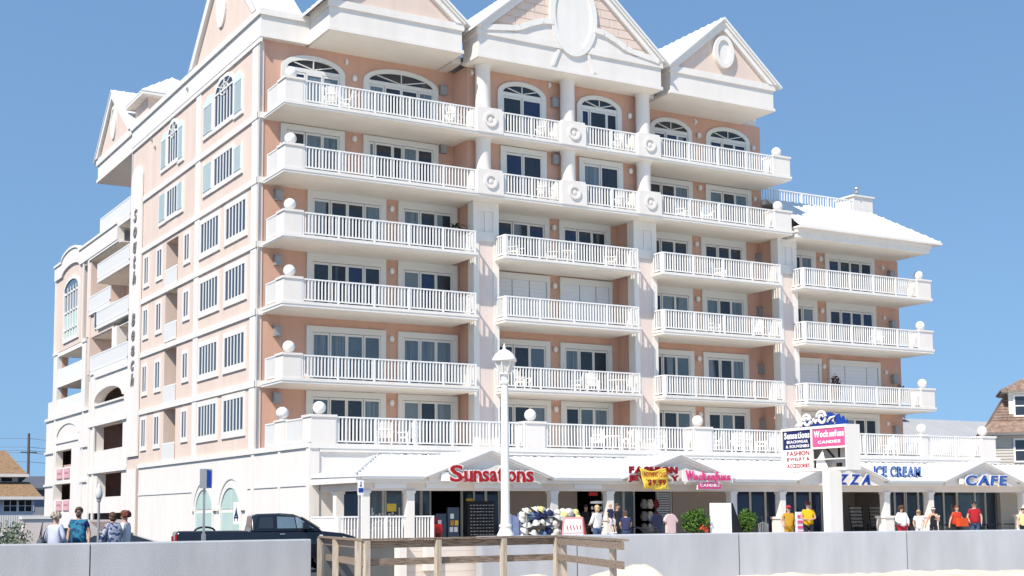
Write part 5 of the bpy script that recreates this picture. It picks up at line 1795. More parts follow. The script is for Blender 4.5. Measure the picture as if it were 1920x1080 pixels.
z8, z7, z6, z5, z4, zt0 = SL[8], SL[7], SL[6], SL[5], SL[4], SL['T'] + .02
G8 = 'white chairs on the top balcony'
put_chair(2.75, -1.9, z8, 2.6, 'white chair behind the top left balcony railing below the first arched door', G8)
put_chair(3.55, -1.7, z8, -2.4, 'white chair behind the top left balcony railing between the two arched doors', G8)
put_chair(8.9, -2.0, z8, 2.3, 'white chair at the right end of the top left balcony near the round column', G8)
put_chair(13.9, -2.0, z8, 2.4, 'white chair on the top balcony left of the middle ring pedestal')
put_chair(18.5, -2.0, z8, 2.4, 'white chair on the top balcony left of the right ring pedestal')
put_chair(13.9, -2.05, z7, 2.4, 'white chair one floor below the top left of the middle ring pedestal')
put_chair(18.5, -2.05, z7, 2.4, 'white chair one floor below the top left of the right ring pedestal')
put_chair(22.6, -1.7, z7, .4, 'white chair behind the upper right balcony railing below the arched doors')
put_chair(24.1, -1.8, z7, -.6, 'white chair right of its twin behind the upper right balcony railing')
put_chair(12.4, -1.7, z6, .6, 'white chair at the left of the middle balcony with the white table')
table(15.5, -1.6, z6, 'round white table on the middle balcony below the palm')
put_chair(14.6, -1.4, z6, 1.2, 'white chair left of the round white table on the middle balcony')
put_chair(18.0, -1.6, z6, -2.2, 'white lounge chair turned beside the palm on the middle balcony')
put_chair(25.0, -1.6, z6, .5, 'white chair on the right middle balcony behind railing')
put_chair(27.6, -1.5, z5, 2.5, 'white chair at right end of the balcony beside the last pilaster')
put_chair(24.5, -1.6, z5, .3, 'white chair on the balcony left of the last pilaster')
put_chair(36.1, -1.7, z5, 2.7, 'white covered chair on the lowest-but-one balcony of the right stack')
put_chair(16.9, -1.6, z4, 2.4, 'white chair in the middle of the balcony above the terrace')
put_chair(16.2, -1.3, z4, -2.6, 'white chair behind its twin on the balcony above the terrace')
put_chair(12.9, -1.5, z4, .5, 'white chair behind the street lamp on the balcony above the terrace')
table(18.3, -1.7, z4, 'low white table at the right of the balcony above the terrace', .5)
GT = 'white chairs on the terrace'
for k, (x, y, rz) in enumerate(((14.9, -4.9, 2.6), (16.6, -4.8, -2.5), (17.5, -4.4, 2.2), (18.3, -5.0, 3.0))):
    put_chair(x, y, zt0, rz, 'white chair behind terrace railing in the cluster left of the right ball pedestal', 'white chairs in the left terrace cluster')
table(15.8, -4.9, zt0, 'white table among the terrace chairs left of the right ball pedestal', .5)
for k, (x, y, rz) in enumerate(((21.1, -5.2, 2.9), (22.0, -4.9, -2.8), (22.9, -5.3, 2.5), (23.7, -4.8, 3.1), (24.6, -5.2, -2.6), (25.5, -4.9, 2.7), (26.4, -5.3, 3.0), (27.2, -4.8, 2.6))):
    put_chair(x, y, zt0, rz, 'white chair in the long terrace row between the ball pedestal and the pylon sign', GT)
put_chair(3.9, -5.0, zt0, 2.9, 'white chair behind the left terrace railing below the curtained doors')
put_chair(5.0, -5.1, zt0, -2.8, 'white chair right of another behind the left terrace railing')
for x in (33.6, 36.2):
    put_chair(x, -5.0, zt0, 2.8, 'white chair at the right end of the terrace near the small ball post', 'white chairs at the right terrace end')
# ================================================================== merchandise in front of the shops
def thing_mesh(name, label, cat, mb, mats_, loc, group=None, smooth=False):
    o = mb.build(name, mats_, None, smooth=smooth, org=loc)
    return tag(o, label, cat, group)
# white sandwich board
t = thing('sandwich_board', 'tall blank white sandwich board with dark side between two round shrubs', 'sign', (16.2, -12.5, FL))
zb, zt_ = FL, 2.12
def slabq(pts, th):
    mb = MB(); P = [Vector(p) for p in pts]; n_ = (P[1] - P[0]).cross(P[2] - P[0]).normalized() * th
    k = len(P)
    mb.faces(P + [p + n_ for p in P], [tuple(range(k)), tuple(range(2 * k - 1, k - 1, -1))] + [(i, (i + 1) % k, k + (i + 1) % k, k + i) for i in range(k)])
    return mb
slabq([(15.05, -12.95, zb), (16.2, -12.95, zb), (16.55, -12.5, zt_), (15.42, -12.5, zt_)], -.03).build('front_board', HALO, t)
slabq([(16.24, -12.94, zb), (17.22, -12.72, zb), (16.64, -12.50, zt_), (16.57, -12.52, zt_)], -.02).build('side_cloth', BLACK, t)
slabq([(15.6, -12.1, zb), (17.05, -12.08, zb), (16.6, -12.46, zt_), (15.42, -12.46, zt_)], -.03).build('back_board', BLACK, t)
# pink and red sandwich board
t = thing('sandwich_board', 'pink and red sandwich board with two white sale cards beside the hat stand', 'sign', (8.3, -13.0, FL))
RB = mat('board_red', (.50, .07, .05), .5); PKB = mat('board_pink', (.70, .32, .34), .6)
slabq([(7.45, -13.4, .4), (8.55, -13.4, .4), (8.72, -13.0, 1.58), (7.85, -13.0, 1.58)], -.03).build('front_board', PKB, t)
slabq([(8.6, -13.38, .4), (9.2, -12.7, .4), (8.85, -12.9, 1.55), (8.76, -12.98, 1.58)], -.02).build('side_panel', RB, t)
cards = []
for za, zb2 in ((.98, 1.5), (.48, .94)):
    f_ = lambda z: (z - .4) / 1.18
    a = [(7.45 + .4 * f_(z) + .06, -13.4 + .4 * f_(z) - .012, z) for z in (za, zb2)]
    b_ = [(8.55 + .17 * f_(z) - .06, -13.4 + .4 * f_(z) - .012, z) for z in (za, zb2)]
    o = slabq([a[0], b_[0], b_[1], a[1]], .006).build('sale_card', HALO, t)
    for txt in (('$',) if False else ()):
        pass
    ln = MB()
    for k in range(5):
        x = a[0][0] + .18 + k * .15
        ln.beam((x, a[0][1] - .012, za + .12), (x + .05, a[1][1] - .012, zb2 - .12), .035, .01, upv=(0, 1, 0))
    ln.build('print_mark', REDS, o)
# wire stand of white hats, and second heap
STAND = thing('hat_stand', 'wire shelf stand heaped with white and blue sun hats outside the open shop door', 'stand', (7.2, -12.0, FL))
for z in (.75, 1.25, 1.6):
    q = MB(); q.box(6.55, 7.95, -12.35, -11.7, z, z + .025); q.build('shelf', GREYM, STAND)
for x in (6.56, 7.94):
    for y in (-12.34, -11.71):
        q = MB(); q.box(x - .02, x + .02, y - .02, y + .02, FL, 1.75); q.build('leg', GREYM, STAND)
HW, HB, HY = mat('hat_white', (.62, .60, .55), .9, var=.25, vscale=9), mat('hat_blue', (.10, .17, .30), .9), mat('hat_yellow', (.62, .54, .22), .9)
HN = mat('hat_navy', (.02, .03, .09), .9)
def hat(mt, label, group):
    q = MB(); q.lathe([(.20, 0), (.205, .015), (.125, .03), (.115, .09), (.07, .13), (.005, .14)], (0, 0, 0), 12)
    return thing_mesh('sun_hat', label, 'hat', q, mt, (0, 0, 0), group, smooth=True)
R = random.Random(4)
GH = 'sun hats on the wire stand'
protos = {}
def put_hat(mt, x, y, z, label, group):
    key = (mt.name, label)
    if key not in protos:
        o = hat(mt, label, group); protos[key] = o
    else:
        o = protos[key].copy(); COL.objects.link(o)
    o.location = (x, y, z)
    o.rotation_euler = (R.uniform(.3, 1.1), R.uniform(-.5, .5), R.uniform(-.5, .5))
for z in (.80, .95, 1.30, 1.45, 1.66, 1.78):
    for k in range(7):
        mt, cl = ((HW, 'white'), (HW, 'white'), (HN, 'navy'), (HB, 'blue'), (HW, 'white'), (HY, 'yellow'))[R.randrange(6)]
        put_hat(mt, 6.62 + k * .215 + R.uniform(-.06, .06), -12.25 + R.uniform(-.12, .3), z + R.uniform(-.03, .1), cl + ' sun hat piled on the wire stand beside the blue towels', GH)
STAND2 = thing('hat_table', 'low table heaped with white hats behind the pink and red sandwich board', 'table', (8.6, -12.0, FL))
q = MB(); q.box(8.0, 9.25, -12.2, -11.6, 1.3, 1.35); q.build('tabletop', GREYM, STAND2)
for x in (8.04, 9.2):
    for y in (-12.16, -11.64): q = MB(); q.box(x - .025, x + .025, y - .025, y + .025, FL, 1.3); q.build('leg', GREYM, STAND2)
for k in range(16):
    put_hat((HW, HW, HY)[k % 3 == 2 and 2 or 0], 8.05 + (k % 6) * .21, -12.1 + (k // 6) * .2, 1.40 + (k % 4) * .12, 'white sun hat heaped on the table behind the pink sandwich board' if k % 3 != 2 else 'yellow sun hat heaped on the table behind the pink sandwich board', 'hats heaped on the low table')
# hanging shirts
def shirt(label, x, y, z, mt, w_=.32, h=.62, rot=0):
    q = MB()
    pr = [(-w_, 0), (-w_ * .82, 0), (-w_ * .62, -.0), (w_ * .62, 0), (w_, 0)]
    pts = [(-w_ * .55, 0), (-w_ * .2, .06), (0, .02), (w_ * .2, .06), (w_ * .55, 0), (w_ * 1.0, -.22), (w_ * .8, -.30), (w_ * .6, -.2), (w_ * .62, -h), (0, -h - .02), (-w_ * .62, -h), (-w_ * .6, -.2), (-w_ * .8, -.30), (-w_ * 1.0, -.22)]
    q.prism([(x + a, z + b) for a, b in pts], 'y', y - .07, y + .07)
    return thing_mesh('hanging_shirt', label, 'shirt', q, mt, (x, y, z))
PKS = mat('pale_pink_cloth', (.62, .46, .46), .9, var=.1, vscale=3); NVS = mat('navy_cloth', (.015, .018, .05), .9); BLT = mat('blue_towel_cloth', (.20, .25, .42), .95, var=.2, vscale=4)
GRS = mat('grey_cloth', (.25, .25, .26), .9); RDS = mat('dark_red_cloth', (.22, .03, .03), .9)
for x, y, w2, nm in ((13.50, -12.3, .36, 'pale pink'), (12.86, -12.2, .34, 'navy')):
    shirt(nm + ' shirt hanging on a stand left of the round flowering shrub', x, y, 1.62, PKS if nm == 'pale pink' else NVS, w2, .72)
    st = MB(); st.box(x - .02, x + .02, y + .08, y + .12, FL, 1.75); st.box(x - .25, x + .25, y - .2, y + .2, FL, FL + .03)
    thing_mesh('shirt_stand', 'dark stand holding the ' + nm + ' shirt by the jewelry shop', 'stand', st, BLACK, (x, y, FL))
for k in range(9):
    x = 16.05 + (k % 3) * .33; z = 2.3 - (k // 3) * .55
    shirt(('grey', 'white', 'dark red')[k % 3] + ' shirt hung in the dark doorway under the yellow banner, %s row' % ('top', 'middle', 'bottom')[k // 3], x, -6.9, z, (GRS, HW, RDS)[k % 3], .17, .36)
tw = MB()
for k in range(5): tw.box(6.0 + k * .17, 6.15 + k * .17, -11.9 + .04 * (k % 2), -11.75, .65, 1.72 - .05 * (k % 3))
thing_mesh('towel_rack', 'blue towels hanging from a rack right of the street lamp', 'towels', tw, BLT, (6.4, -11.8, .6))
# sunglass rack, posters and shelving near the open door
t = thing('sunglass_rack', 'dark tall display rack covered with small shiny sunglasses left of the street lamp', 'rack', (5.1, -9.5, FL))
q = MB(); q.box(5.5, 6.75, -9.5, -9.3, FL, 2.25); q.build('board', BLACK, t)
q = MB(); R2 = random.Random(9)
for i in range(8):
    for j in range(13):
        q.box(5.6 + i * .14 + R2.uniform(0, .03), 5.67 + i * .14 + R2.uniform(0, .03), -9.56, -9.505, .5 + j * .13, .54 + j * .13)
tag(q.build('sunglasses', [GREYM], t), kind='stuff')
t = thing('poster_stand', 'narrow display stand with orange and white cards in the shop doorway', 'stand', (4.5, -9.0, FL))
q = MB(); q.box(4.25, 4.7, -9.2, -9.1, FL, 1.75); q.box(4.75, 5.25, -9.25, -9.15, FL, 2.0); q.build('board', BLUES if False else mat('stand_blue', (.06, .09, .13), .6), t)
for k, (x, z, mt) in enumerate(((4.85, 1.55, HALO), (4.85, 1.28, mat('orange_card', (.55, .25, .04), .6)), (5.05, 1.28, YELL), (4.82, 1.02, HALO), (5.02, 1.02, HALO), (4.32, 1.3, HALO), (4.32, 1.0, HALO), (4.32, .7, HALO))):
    q = MB(); q.box(x, x + .15, -9.275 if x > 4.7 else -9.215, -9.2505 if x > 4.7 else -9.2005, z, z + .2); q.build('card', mt, t)
q = MB(); q.box(7.0, 7.32, -6.62, -6.57, 2.0, 2.4); thing_mesh('yellow_notice', 'small yellow notice stuck on the glass shop door', 'notice', q, YELL, (7.1, -6.6, 2.0))
q = MB(); q.box(1.9, 2.25, -9.7, -9.6, 1.85, 2.15); thing_mesh('yellow_notice', 'yellow price card hanging over the bracelet rack on the porch', 'notice', q, YELL, (2.0, -9.6, 1.8))
q = MB()
for k in range(16): q.ball((1.35 + (k % 8) * .14, -9.5, 1.4 + (k // 8) * .28 + .05 * (k % 3)), .06, 6)
q.box(1.3, 2.5, -9.52, -9.48, 1.2, 1.24); q.box(1.3, 1.34, -9.52, -9.48, .6, 2.0); q.box(2.46, 2.5, -9.52, -9.48, .6, 2.0)
thing_mesh('bracelet_rack', 'small rack of white shells and bracelets on the porch under the yellow card', 'rack', q, HW, (1.9, -9.5, .6))
q = MB(); q.box(3.6, 3.95, -10.3, -9.9, 1.0, 1.35); q.box(3.62, 3.66, -10.28, -9.92, FL, 1.0); q.box(3.88, 3.92, -10.28, -9.92, FL, 1.0); q.box(3.6, 3.95, -9.92, -9.88, 1.0, 1.62)
thing_mesh('red_chair', 'red plastic chair at the end of the porch balustrade', 'chair', q, REDS, (3.8, -10, FL))
q = MB(); q.lathe([(.03, FL), (.03, 2.1), (.28, 2.12), (.28, 2.2), (.02, 2.22)], (10.35, -11.6, 0), 14)
for k in range(20): q.box(10.35 + .2 * math.cos(k) - .03, 10.35 + .2 * math.cos(k) + .03, -11.6 + .2 * math.sin(k) - .03, -11.6 + .2 * math.sin(k) + .03, 1.0 + (k % 5) * .22, 1.12 + (k % 5) * .22)
thing_mesh('spinner_rack', 'round white spinner rack of small goods behind the dark-haired woman', 'rack', q, GRS, (10.35, -11.6, FL))
q = MB(); q.box(13.3, 13.75, -6.55, -6.5, 2.52, 2.68); thing_mesh('exit_lamp', 'red glowing lamp strip over the dark open shop doorway', 'lamp', q, mat('red_lamp', (.7, .05, .04), .5), (13.5, -6.5, 2.5))
# black stacked loungers in the open bay, cafe tables
def lounger(label, x, y, rz=0, group=None):
    t = thing('stacked_lounger', label, 'lounger', (0, 0, 0), group)
    for k in range(4):
        q = MB(); q.box(-.3, .3, -.9, .3, .30 + k * .13, .36 + k * .13)
        q.build('seat', BLACK, t)
    for k in range(6):
        q = MB(); q.beam((-.28, .33 + k * .085, .75 + k * .17), (.28, .33 + k * .085, .75 + k * .17), .10, .03, upv=(0, -.5, .4)); q.build('slat', GREYM, t)
    q = MB()
    for s in (-1, 1):
        q.beam((s * .3, .3, .7), (s * .3, .78, 1.72), .05, .06); q.beam((s * .3, -.88, 0), (s * .3, -.88, .8), .05, .05); q.beam((s * .3, .28, 0), (s * .3, .28, .8), .05, .05)
    q.build('frame', BLACK, t)
    t.location = (x, y, FL); t.rotation_euler.z = rz
lounger('stack of black slatted loungers nearer the pylon post in the open bay', 28.2, -8.0, 2.2)
lounger('stack of black slatted loungers further right in the open bay', 29.7, -7.8, 2.2)
def cafe_table(label, x, y, group=None):
    t = thing('cafe_table', label, 'table', (x, y, FL), group)
    q = MB(); q.box(x - .55, x + .55, y - .4, y + .4, 1.0, 1.05); q.build('tabletop', BLACK, t)
    q = MB(); q.box(x - .04, x + .04, y - .04, y + .04, FL, 1.0); q.box(x - .3, x + .3, y - .3, y + .3, FL, FL + .04); q.build('leg', BLACK, t)
for k, x in enumerate((29.2, 31.2, 33.4, 35.6, 37.8)):
    cafe_table('black outdoor cafe table standing under the porch roof between the posts', x + .3, -9.3, 'black cafe tables under the porch')
def metal_chair(label, x, y, group=None):
    t = thing('cafe_chair', label, 'chair', (x, y, FL), group)
    q = MB(); q.box(x - .24, x + .24, y - .24, y + .24, .74, .78); q.build('seat', GREYM, t)
    q = MB(); q.tube([(x - .24, y + .24, FL), (x - .26, y + .3, 1.2), (x, y + .33, 1.27), (x + .26, y + .3, 1.2), (x + .24, y + .24, FL)], .025, 6)
    for k in range(4): q.box(x - .17 + k * .1, x - .14 + k * .1, y + .29, y + .31, .78, 1.22)
    q.build('backrest', GREYM, t)
    q = MB(); q.box(x - .24, x - .2, y - .24, y - .2, FL, .74); q.box(x + .2, x + .24, y - .24, y - .2, FL, .74); q.build('leg', GREYM, t)
metal_chair('grey metal cafe chair in front of the dark shop windows right of the shrubs', 19.9, -10.9)
q = MB(); q.box(17.75, 18.4, -15.2, -15.12, .5, 1.72); o = thing_mesh('price_board', 'pink and white striped price board behind the couple in yellow', 'sign', q, HALO, (18.1, -15.2, .5))
q = MB()
for k in range(5): q.box(17.79, 18.36, -15.225, -15.2005, .6 + k * .22, .71 + k * .22)
o2 = q.build('stripe', HOTP, None, org=(18.1, -15.2, .5)); o2.parent = o; o2.location = (0, 0, 0)

# ================================================================== people
SKIN = mat('skin', (.50, .30, .21), .6, var=.06, vscale=12); SKIND = mat('skin_tan', (.38, .21, .14), .6)
EYE = mat('eye_dark', (.02, .015, .012), .3); LIP = mat('lip', (.34, .13, .11), .6)
HAIRS = {'blond': mat('hair_blond', (.46, .33, .17), .7, var=.25, vscale=30), 'grey': mat('hair_grey_blond', (.42, .35, .27), .8, var=.25, vscale=30), 'brown': mat('hair_brown', (.085, .045, .028), .6, var=.3, vscale=30), 'red': mat('hair_auburn', (.17, .045, .028), .6, var=.3, vscale=30), 'dark': mat('hair_dark', (.02, .014, .012), .6)}
CL = lambda n, c: mat(n, c, .9, var=.08, vscale=5, bump=.3, bscale=14)
HAW = ramp_mat('hawaiian_print', [(.0, (.01, .015, .05)), (.38, (.012, .025, .10)), (.48, (.03, .22, .32)), (.62, (.01, .03, .12)), (.75, (.05, .30, .36))], scale=5.5, detail=3)
FLO = ramp_mat('floral_print', [(.3, (.03, .04, .10)), (.46, (.06, .08, .17)), (.52, (.40, .42, .48)), (.7, (.10, .12, .22))], scale=9, detail=4)
pending = []
def skin_src(verts, edges, radii, root=0, levels=1):
    me = bpy.data.meshes.new('tmp')
    me.from_pydata(verts, edges, [])
    ob = bpy.data.objects.new('tmp', me)
    COL.objects.link(ob)
    md = ob.modifiers.new('s', 'SKIN'); md.use_smooth_shade = True
    for i, r in enumerate(radii):
        sv = me.skin_vertices[0].data[i]
        sv.radius = r if isinstance(r, tuple) else (r, r)
        sv.use_root = (i == root)
    sub = ob.modifiers.new('u', 'SUBSURF'); sub.levels = levels; sub.render_levels = levels
    return ob
def person(label, loc, rz, h, top, pants, hair='brown', style='short', arms=None, girth=1.0, sleeve='short', cap=None, skin=None, lean=0.0, glasses=False, beard=False, legs=None, bare_sh=False, head_tilt=0.0, shorts=False, skirt=False, visor=None):
    t = thing('person', label, 'person', loc)
    k = h / 1.75
    t.scale = (k, k, k); t.rotation_euler.z = rz
    t['_o'] = (0, 0, 0)
    sk = skin or SKIN
    g = girth
    A = arms or {}
    def arm(s):
        e, w_ = A.get('R' if s < 0 else 'L', ((.25, .03, 1.14), (.26, -.05, .90)))
        return (s * e[0], e[1], e[2]), (s * w_[0], w_[1], w_[2])
    LY = lambda z: lean * -(z - .95) if z > .95 else 0
    def V(x, y, z): return (x, y + LY(z), z)
    verts = [V(0, 0, .95), V(0, 0, 1.12), V(0, 0, 1.32), V(0, .005, 1.45), V(0, 0, 1.52), V(0, -.015, 1.60), V(0, -.01, 1.69)]
    rad = [(.125 * g, .095 * g), (.118 * g, .09 * g), (.16 * (g * .5 + .5), .115 * (g * .5 + .5)), (.075, .07), (.055, .055), (.078, .092), (.072, .086)]
    edges = [(0, 1), (1, 2), (2, 3), (3, 4), (4, 5), (5, 6)]
    hands = []
    for s in (-1, 1):
        e, w_ = arm(s)
        i = len(verts)
        hd = Vector(w_) + (Vector(w_) - Vector(e)).normalized() * .085
        verts += [V(s * .165, .005, 1.415), V(*e), V(*w_), V(*hd)]
        rad += [.062, .046, .03, (.038, .02)]
        edges += [(2, i), (i, i + 1), (i + 1, i + 2), (i + 2, i + 3)]
        hands.append((Vector(V(*hd)), (Vector(w_) - Vector(e)).normalized(), s))
    LG = legs or {}
    for s in (-1, 1):
        kn, an = LG.get('R' if s < 0 else 'L', ((.10, -.01, .50), (.10, .03, .09)))
        i = len(verts)
        verts += [V(s * .09, 0, .86), (s * kn[0], kn[1], kn[2]), (s * an[0], an[1], an[2]), (s * an[0], an[1] - .15, .045)]
        rad += [.092 * g, .062, .045, (.045, .035)]
        edges += [(0, i), (i, i + 1), (i + 1, i + 2), (i + 2, i + 3)]
    jobs = [('body', skin_src(verts, edges, rad, levels=2), sk, hands)]
    # clothing shells follow the same joints
    if top is not None:
        tv = [V(0, 0, .79), V(0, 0, 1.08), V(0, 0, 1.32), V(0, .005, 1.44)]
        tr_ = [(.190 * g, .150 * g), (.166 * g, .13 * g), (.177 * (g * .5 + .5), .132 * (g * .5 + .5)), (.085, .08)]
        te = [(0, 1), (1, 2), (2, 3)]
        if not bare_sh:
            for s in (-1, 1):
                e, w_ = arm(s)
                i = len(tv)
                m_ = Vector((s * .165, .005, 1.415)).lerp(Vector(e), .62)
                tv += [V(s * .167, .005, 1.415), V(*m_)]
                tr_ += [.076, .066]
                te += [(2, i), (i, i + 1)]
                if sleeve == 'long':
                    tv += [V(*e), V(*w_)]; tr_ += [.060, .045]; te += [(i + 1, i + 2), (i + 2, i + 3)]
        jobs.append(('top', skin_src(tv, te, tr_, levels=2), top, None))
    pv, pr, pe = [V(0, 0, 1.03)], [(.172 * g, .130 * g)], []
    for s in (-1, 1):
        kn, an = LG.get('R' if s < 0 else 'L', ((.10, -.01, .50), (.10, .03, .09)))
        i = len(pv)
        pv += [V(s * .092, 0, .86), (s * kn[0], kn[1], kn[2] if not shorts else kn[2] + .06)]
        pr += [.108 * g, .078]
        pe += [(0, i), (i, i + 1)]
        if not shorts:
            pv += [(s * an[0], an[1], an[2] + .02)]; pr += [.062]; pe += [(i + 1, i + 2)]
    jobs.append(('shorts' if shorts else 'trousers', skin_src(pv, pe, pr, levels=2), pants, None))
    # head details
    hy = LY(1.63) - .015
    q = MB()
    for s in (-1, 1): q.ball((s * .034, hy - .088, 1.645), .011, 8)
    q.build('eyes', EYE, t)
    q = MB(); q.faces([(-.016, hy - .086, 1.60), (.016, hy - .086, 1.60), (0, hy - .118, 1.607), (0, hy - .092, 1.652)], [(0, 1, 2), (1, 3, 2), (3, 0, 2), (0, 3, 1)]); q.build('nose', sk, t)
    q = MB(); q.ball((0, hy - .084, 1.578), .024, 8, sz=.3, sy=.5); q.build('mouth', LIP, t)
    q = MB()
    for s in (-1, 1): q.ball((s * .082, hy + .01, 1.63), .028, 8, sx=.4, sz=1.2)
    q.build('ears', sk, t, smooth=True)
    if beard:
        q = MB(); q.ball((0, hy - .04, 1.565), .065, 10, sy=.85, sz=.8); q.build('beard', HAIRS[hair], t, smooth=True)
    hm = HAIRS[hair]
    q = MB()
    base = len(q.v)
    q.ball((0, hy + .018, 1.672), .108, 16, sx=.92, sy=1.03, sz=.96)
    q.v = [(x, max(y, hy - .066 + max(0, 1.70 - z) * 1.1) if z < 1.715 else y, max(z, 1.60)) for x, y, z in q.v]
    if style in ('long', 'bob'):
        low = 1.42 if style == 'long' else 1.53
        q.ball((0, hy + .05, (1.66 + low) / 2), .5, 12, sx=.20, sy=.14, sz=(1.70 - low))
    if style == 'curly':
        Rr = random.Random(len(label))
        for i in range(46):
            a, b_ = Rr.uniform(0, 2 * PI), Rr.uniform(-.25, 1)
            x, y, z = math.cos(a) * .115 * math.sqrt(max(0, 1 - b_ * b_ * .8)), math.sin(a) * .12 * math.sqrt(max(0, 1 - b_ * b_ * .8)), b_ * .11
            if y < -.05 and z < .03: continue
            q.ball((x, hy + .02 + y, 1.66 + z), .042, 6)
    if style == 'pony':
        q.ball((0, hy + .13, 1.66), .05, 8, sz=1.6)
    if style != 'bald':
        q.build('hair', hm, t, smooth=True)
    if cap is not None:
        q = MB(); q.ball((0, hy + .01, 1.70), .112, 14, sx=.95, sy=1.05, sz=.8); q.v = [(x, y, max(z, 1.685)) for x, y, z in q.v]
        q.prism([(-.07, hy - .09), (.07, hy - .09), (.05, hy - .19), (-.05, hy - .19)], 'z', 1.69, 1.705); q.build('cap', cap, t, smooth=False)
    if visor is not None:
        q = MB(); q.lathe([(.104, 0), (.106, .045)], (0, hy + .01, 1.685), 16); q.prism([(-.09, hy - .07), (.09, hy - .07), (.06, hy - .20), (-.06, hy - .20)], 'z', 1.683, 1.695); q.build('visor', visor, t)
    if glasses:
        q = MB(); q.box(-.07, -.008, hy - .104, hy - .094, 1.632, 1.662); q.box(.008, .07, hy - .104, hy - .094, 1.632, 1.662); q.box(-.085, .085, hy - .098, hy - .092, 1.655, 1.662); q.build('sunglasses', BLACK, t)
    for s in (-1, 1):
        _, an = LG.get('R' if s < 0 else 'L', ((.10, -.01, .50), (.10, .03, .09)))
        q = MB(); q.ball((s * an[0], an[1] - .075, .045), .05, 10, sy=2.6, sz=.9); q.build('shoe', HALO if style != 'bald' else BLACK, t, smooth=True)
    pending.append((t, jobs))
    return t
def bag(label, loc, mt, r=.17):
    q = MB(); q.ball(loc, r, 12, sx=.55, sz=1.2); q.tube([(loc[0], loc[1] - .1, loc[2] + r), (loc[0] + .05, loc[1] - .03, loc[2] + .62), (loc[0], loc[1] + .1, loc[2] + r)], .015, 6)
    return thing_mesh('shoulder_bag', label, 'bag', q, mt, (loc[0], loc[1], loc[2] - r), smooth=True)
DN = CL('denim', (.05, .08, .16)); KH = CL('khaki', (.36, .29, .20)); DKP = CL('dark_trousers', (.02, .022, .03)); WT = CL('white_top', (.68, .66, .66)); RDP = CL('red_trousers', (.40, .02, .03))
HIPS = {'R': ((.30, .06, 1.16), (.24, -.10, .98)), 'L': ((.30, .06, 1.16), (.24, -.10, .98))}
CROSS = {'R': ((.26, .0, 1.14), (.08, -.20, 1.10)), 'L': ((.26, .0, 1.14), (.08, -.20, 1.08))}
EAT = {'R': ((.25, -.03, 1.14), (.12, -.26, 1.16)), 'L': ((.25, -.02, 1.14), (.14, -.24, 1.06))}
WALK = {'R': ((.10, -.12, .50), (.10, -.16, .10)), 'L': ((.10, .04, .50), (.10, .26, .14))}
# left of the tower: two couples behind the sea wall
person('grey-blonde woman in a pale lavender top seen from behind with shoulder bag', (-13.05, -21.4, .05), PI - .9, 1.75, CL('lavender_top', (.48, .49, .58)), DN, 'grey', 'curly', girth=1.28, sleeve='long', arms={'R': ((.28, .02, 1.13), (.24, -.16, .95)), 'L': ((.28, .02, 1.13), (.26, -.10, .93))})
bag('dark grey shoulder bag at the side of the woman in the lavender top', (-13.42, -21.35, .98), CL('bag_cloth', (.10, .11, .13)))
person('bearded man in a blue tropical print shirt and sunglasses facing the beach', (-12.35, -20.9, .05), -.5, 1.90, HAW, DKP, 'brown', 'short', girth=1.2, beard=True, glasses=True)
person('woman in navy and white floral blouse seen from behind leaning left', (-11.5, -21.2, .05), PI + .3, 1.76, FLO, DKP, 'brown', 'bob', girth=1.4, sleeve='long', lean=.12, arms={'R': ((.30, -.08, 1.13), (.22, -.3, .95)), 'L': ((.33, .02, 1.12), (.36, -.06, .92))})
person('red-haired woman partly hidden behind the woman in floral blouse', (-11.05, -20.6, .05), PI + .9, 1.78, WT, DN, 'red', 'curly', girth=1.1)
# centre
person('blonde woman in white top carrying a child, seen from behind', (7.2, -16.3, FL), PI + .25, 1.70, WT, DN, 'blond', 'bob', girth=1.1, sleeve='long', arms={'R': ((.27, -.05, 1.14), (.10, -.26, 1.12)), 'L': ((.27, -.05, 1.14), (.12, -.26, 1.05))})
person('small blond child in navy and white top carried on the hip of a blonde woman', (7.62, -16.55, .98), .2, 1.06, CL('child_navy', (.02, .025, .07)), CL('child_pants', (.5, .46, .48)), 'blond', 'short', legs={'R': ((.16, -.22, .78), (.17, -.18, .42)), 'L': ((.16, -.22, .78), (.17, -.16, .42))}, sleeve='short')
person('brown-haired woman in a navy tee seen from behind pushing a stroller', (8.55, -16.2, FL), PI - .5, 1.50, CL('navy_tee', (.028, .035, .085)), DN, 'brown', 'bob', girth=1.15, lean=.1, arms={'R': ((.25, -.10, 1.15), (.16, -.36, 1.0)), 'L': ((.25, -.10, 1.15), (.16, -.36, 1.0))})
q = MB()
q.tube([(8.75, -16.6, 1.2), (9.15, -16.75, 1.1), (9.5, -16.9, .6), (9.6, -16.95, .45)], .025, 6); q.tube([(8.8, -16.3, 1.2), (9.2, -16.45, 1.1), (9.55, -16.6, .6), (9.65, -16.65, .45)], .025, 6)
q.box(9.2, 9.75, -16.95, -16.55, .7, .78); q.ball((9.35, -16.75, .95), .28, 10, sy=.8)
for y in (-16.95, -16.6):
    q.tube([(9.05, y - .03, .45), (9.05, y + .03, .45)], .14, 12); q.tube([(9.65, y - .03, .45), (9.65, y + .03, .45)], .14, 12)
thing_mesh('stroller', 'dark baby stroller pushed by the woman in the navy tee', 'stroller', q, BLACK, (9.35, -16.75, FL))
person('man in dark clothes standing behind the woman in navy at the shop post', (9.95, -13.6, FL), .4, 1.80, DKP, DKP, 'brown', 'short', skin=SKIND)
person('person in dark clothes standing in the shadow of the open shop doorway', (11.1, -9.6, FL), .3, 1.78, CL('dark_jacket', (.012, .016, .02)), DKP, 'dark', 'short', skin=SKIND, sleeve='long')
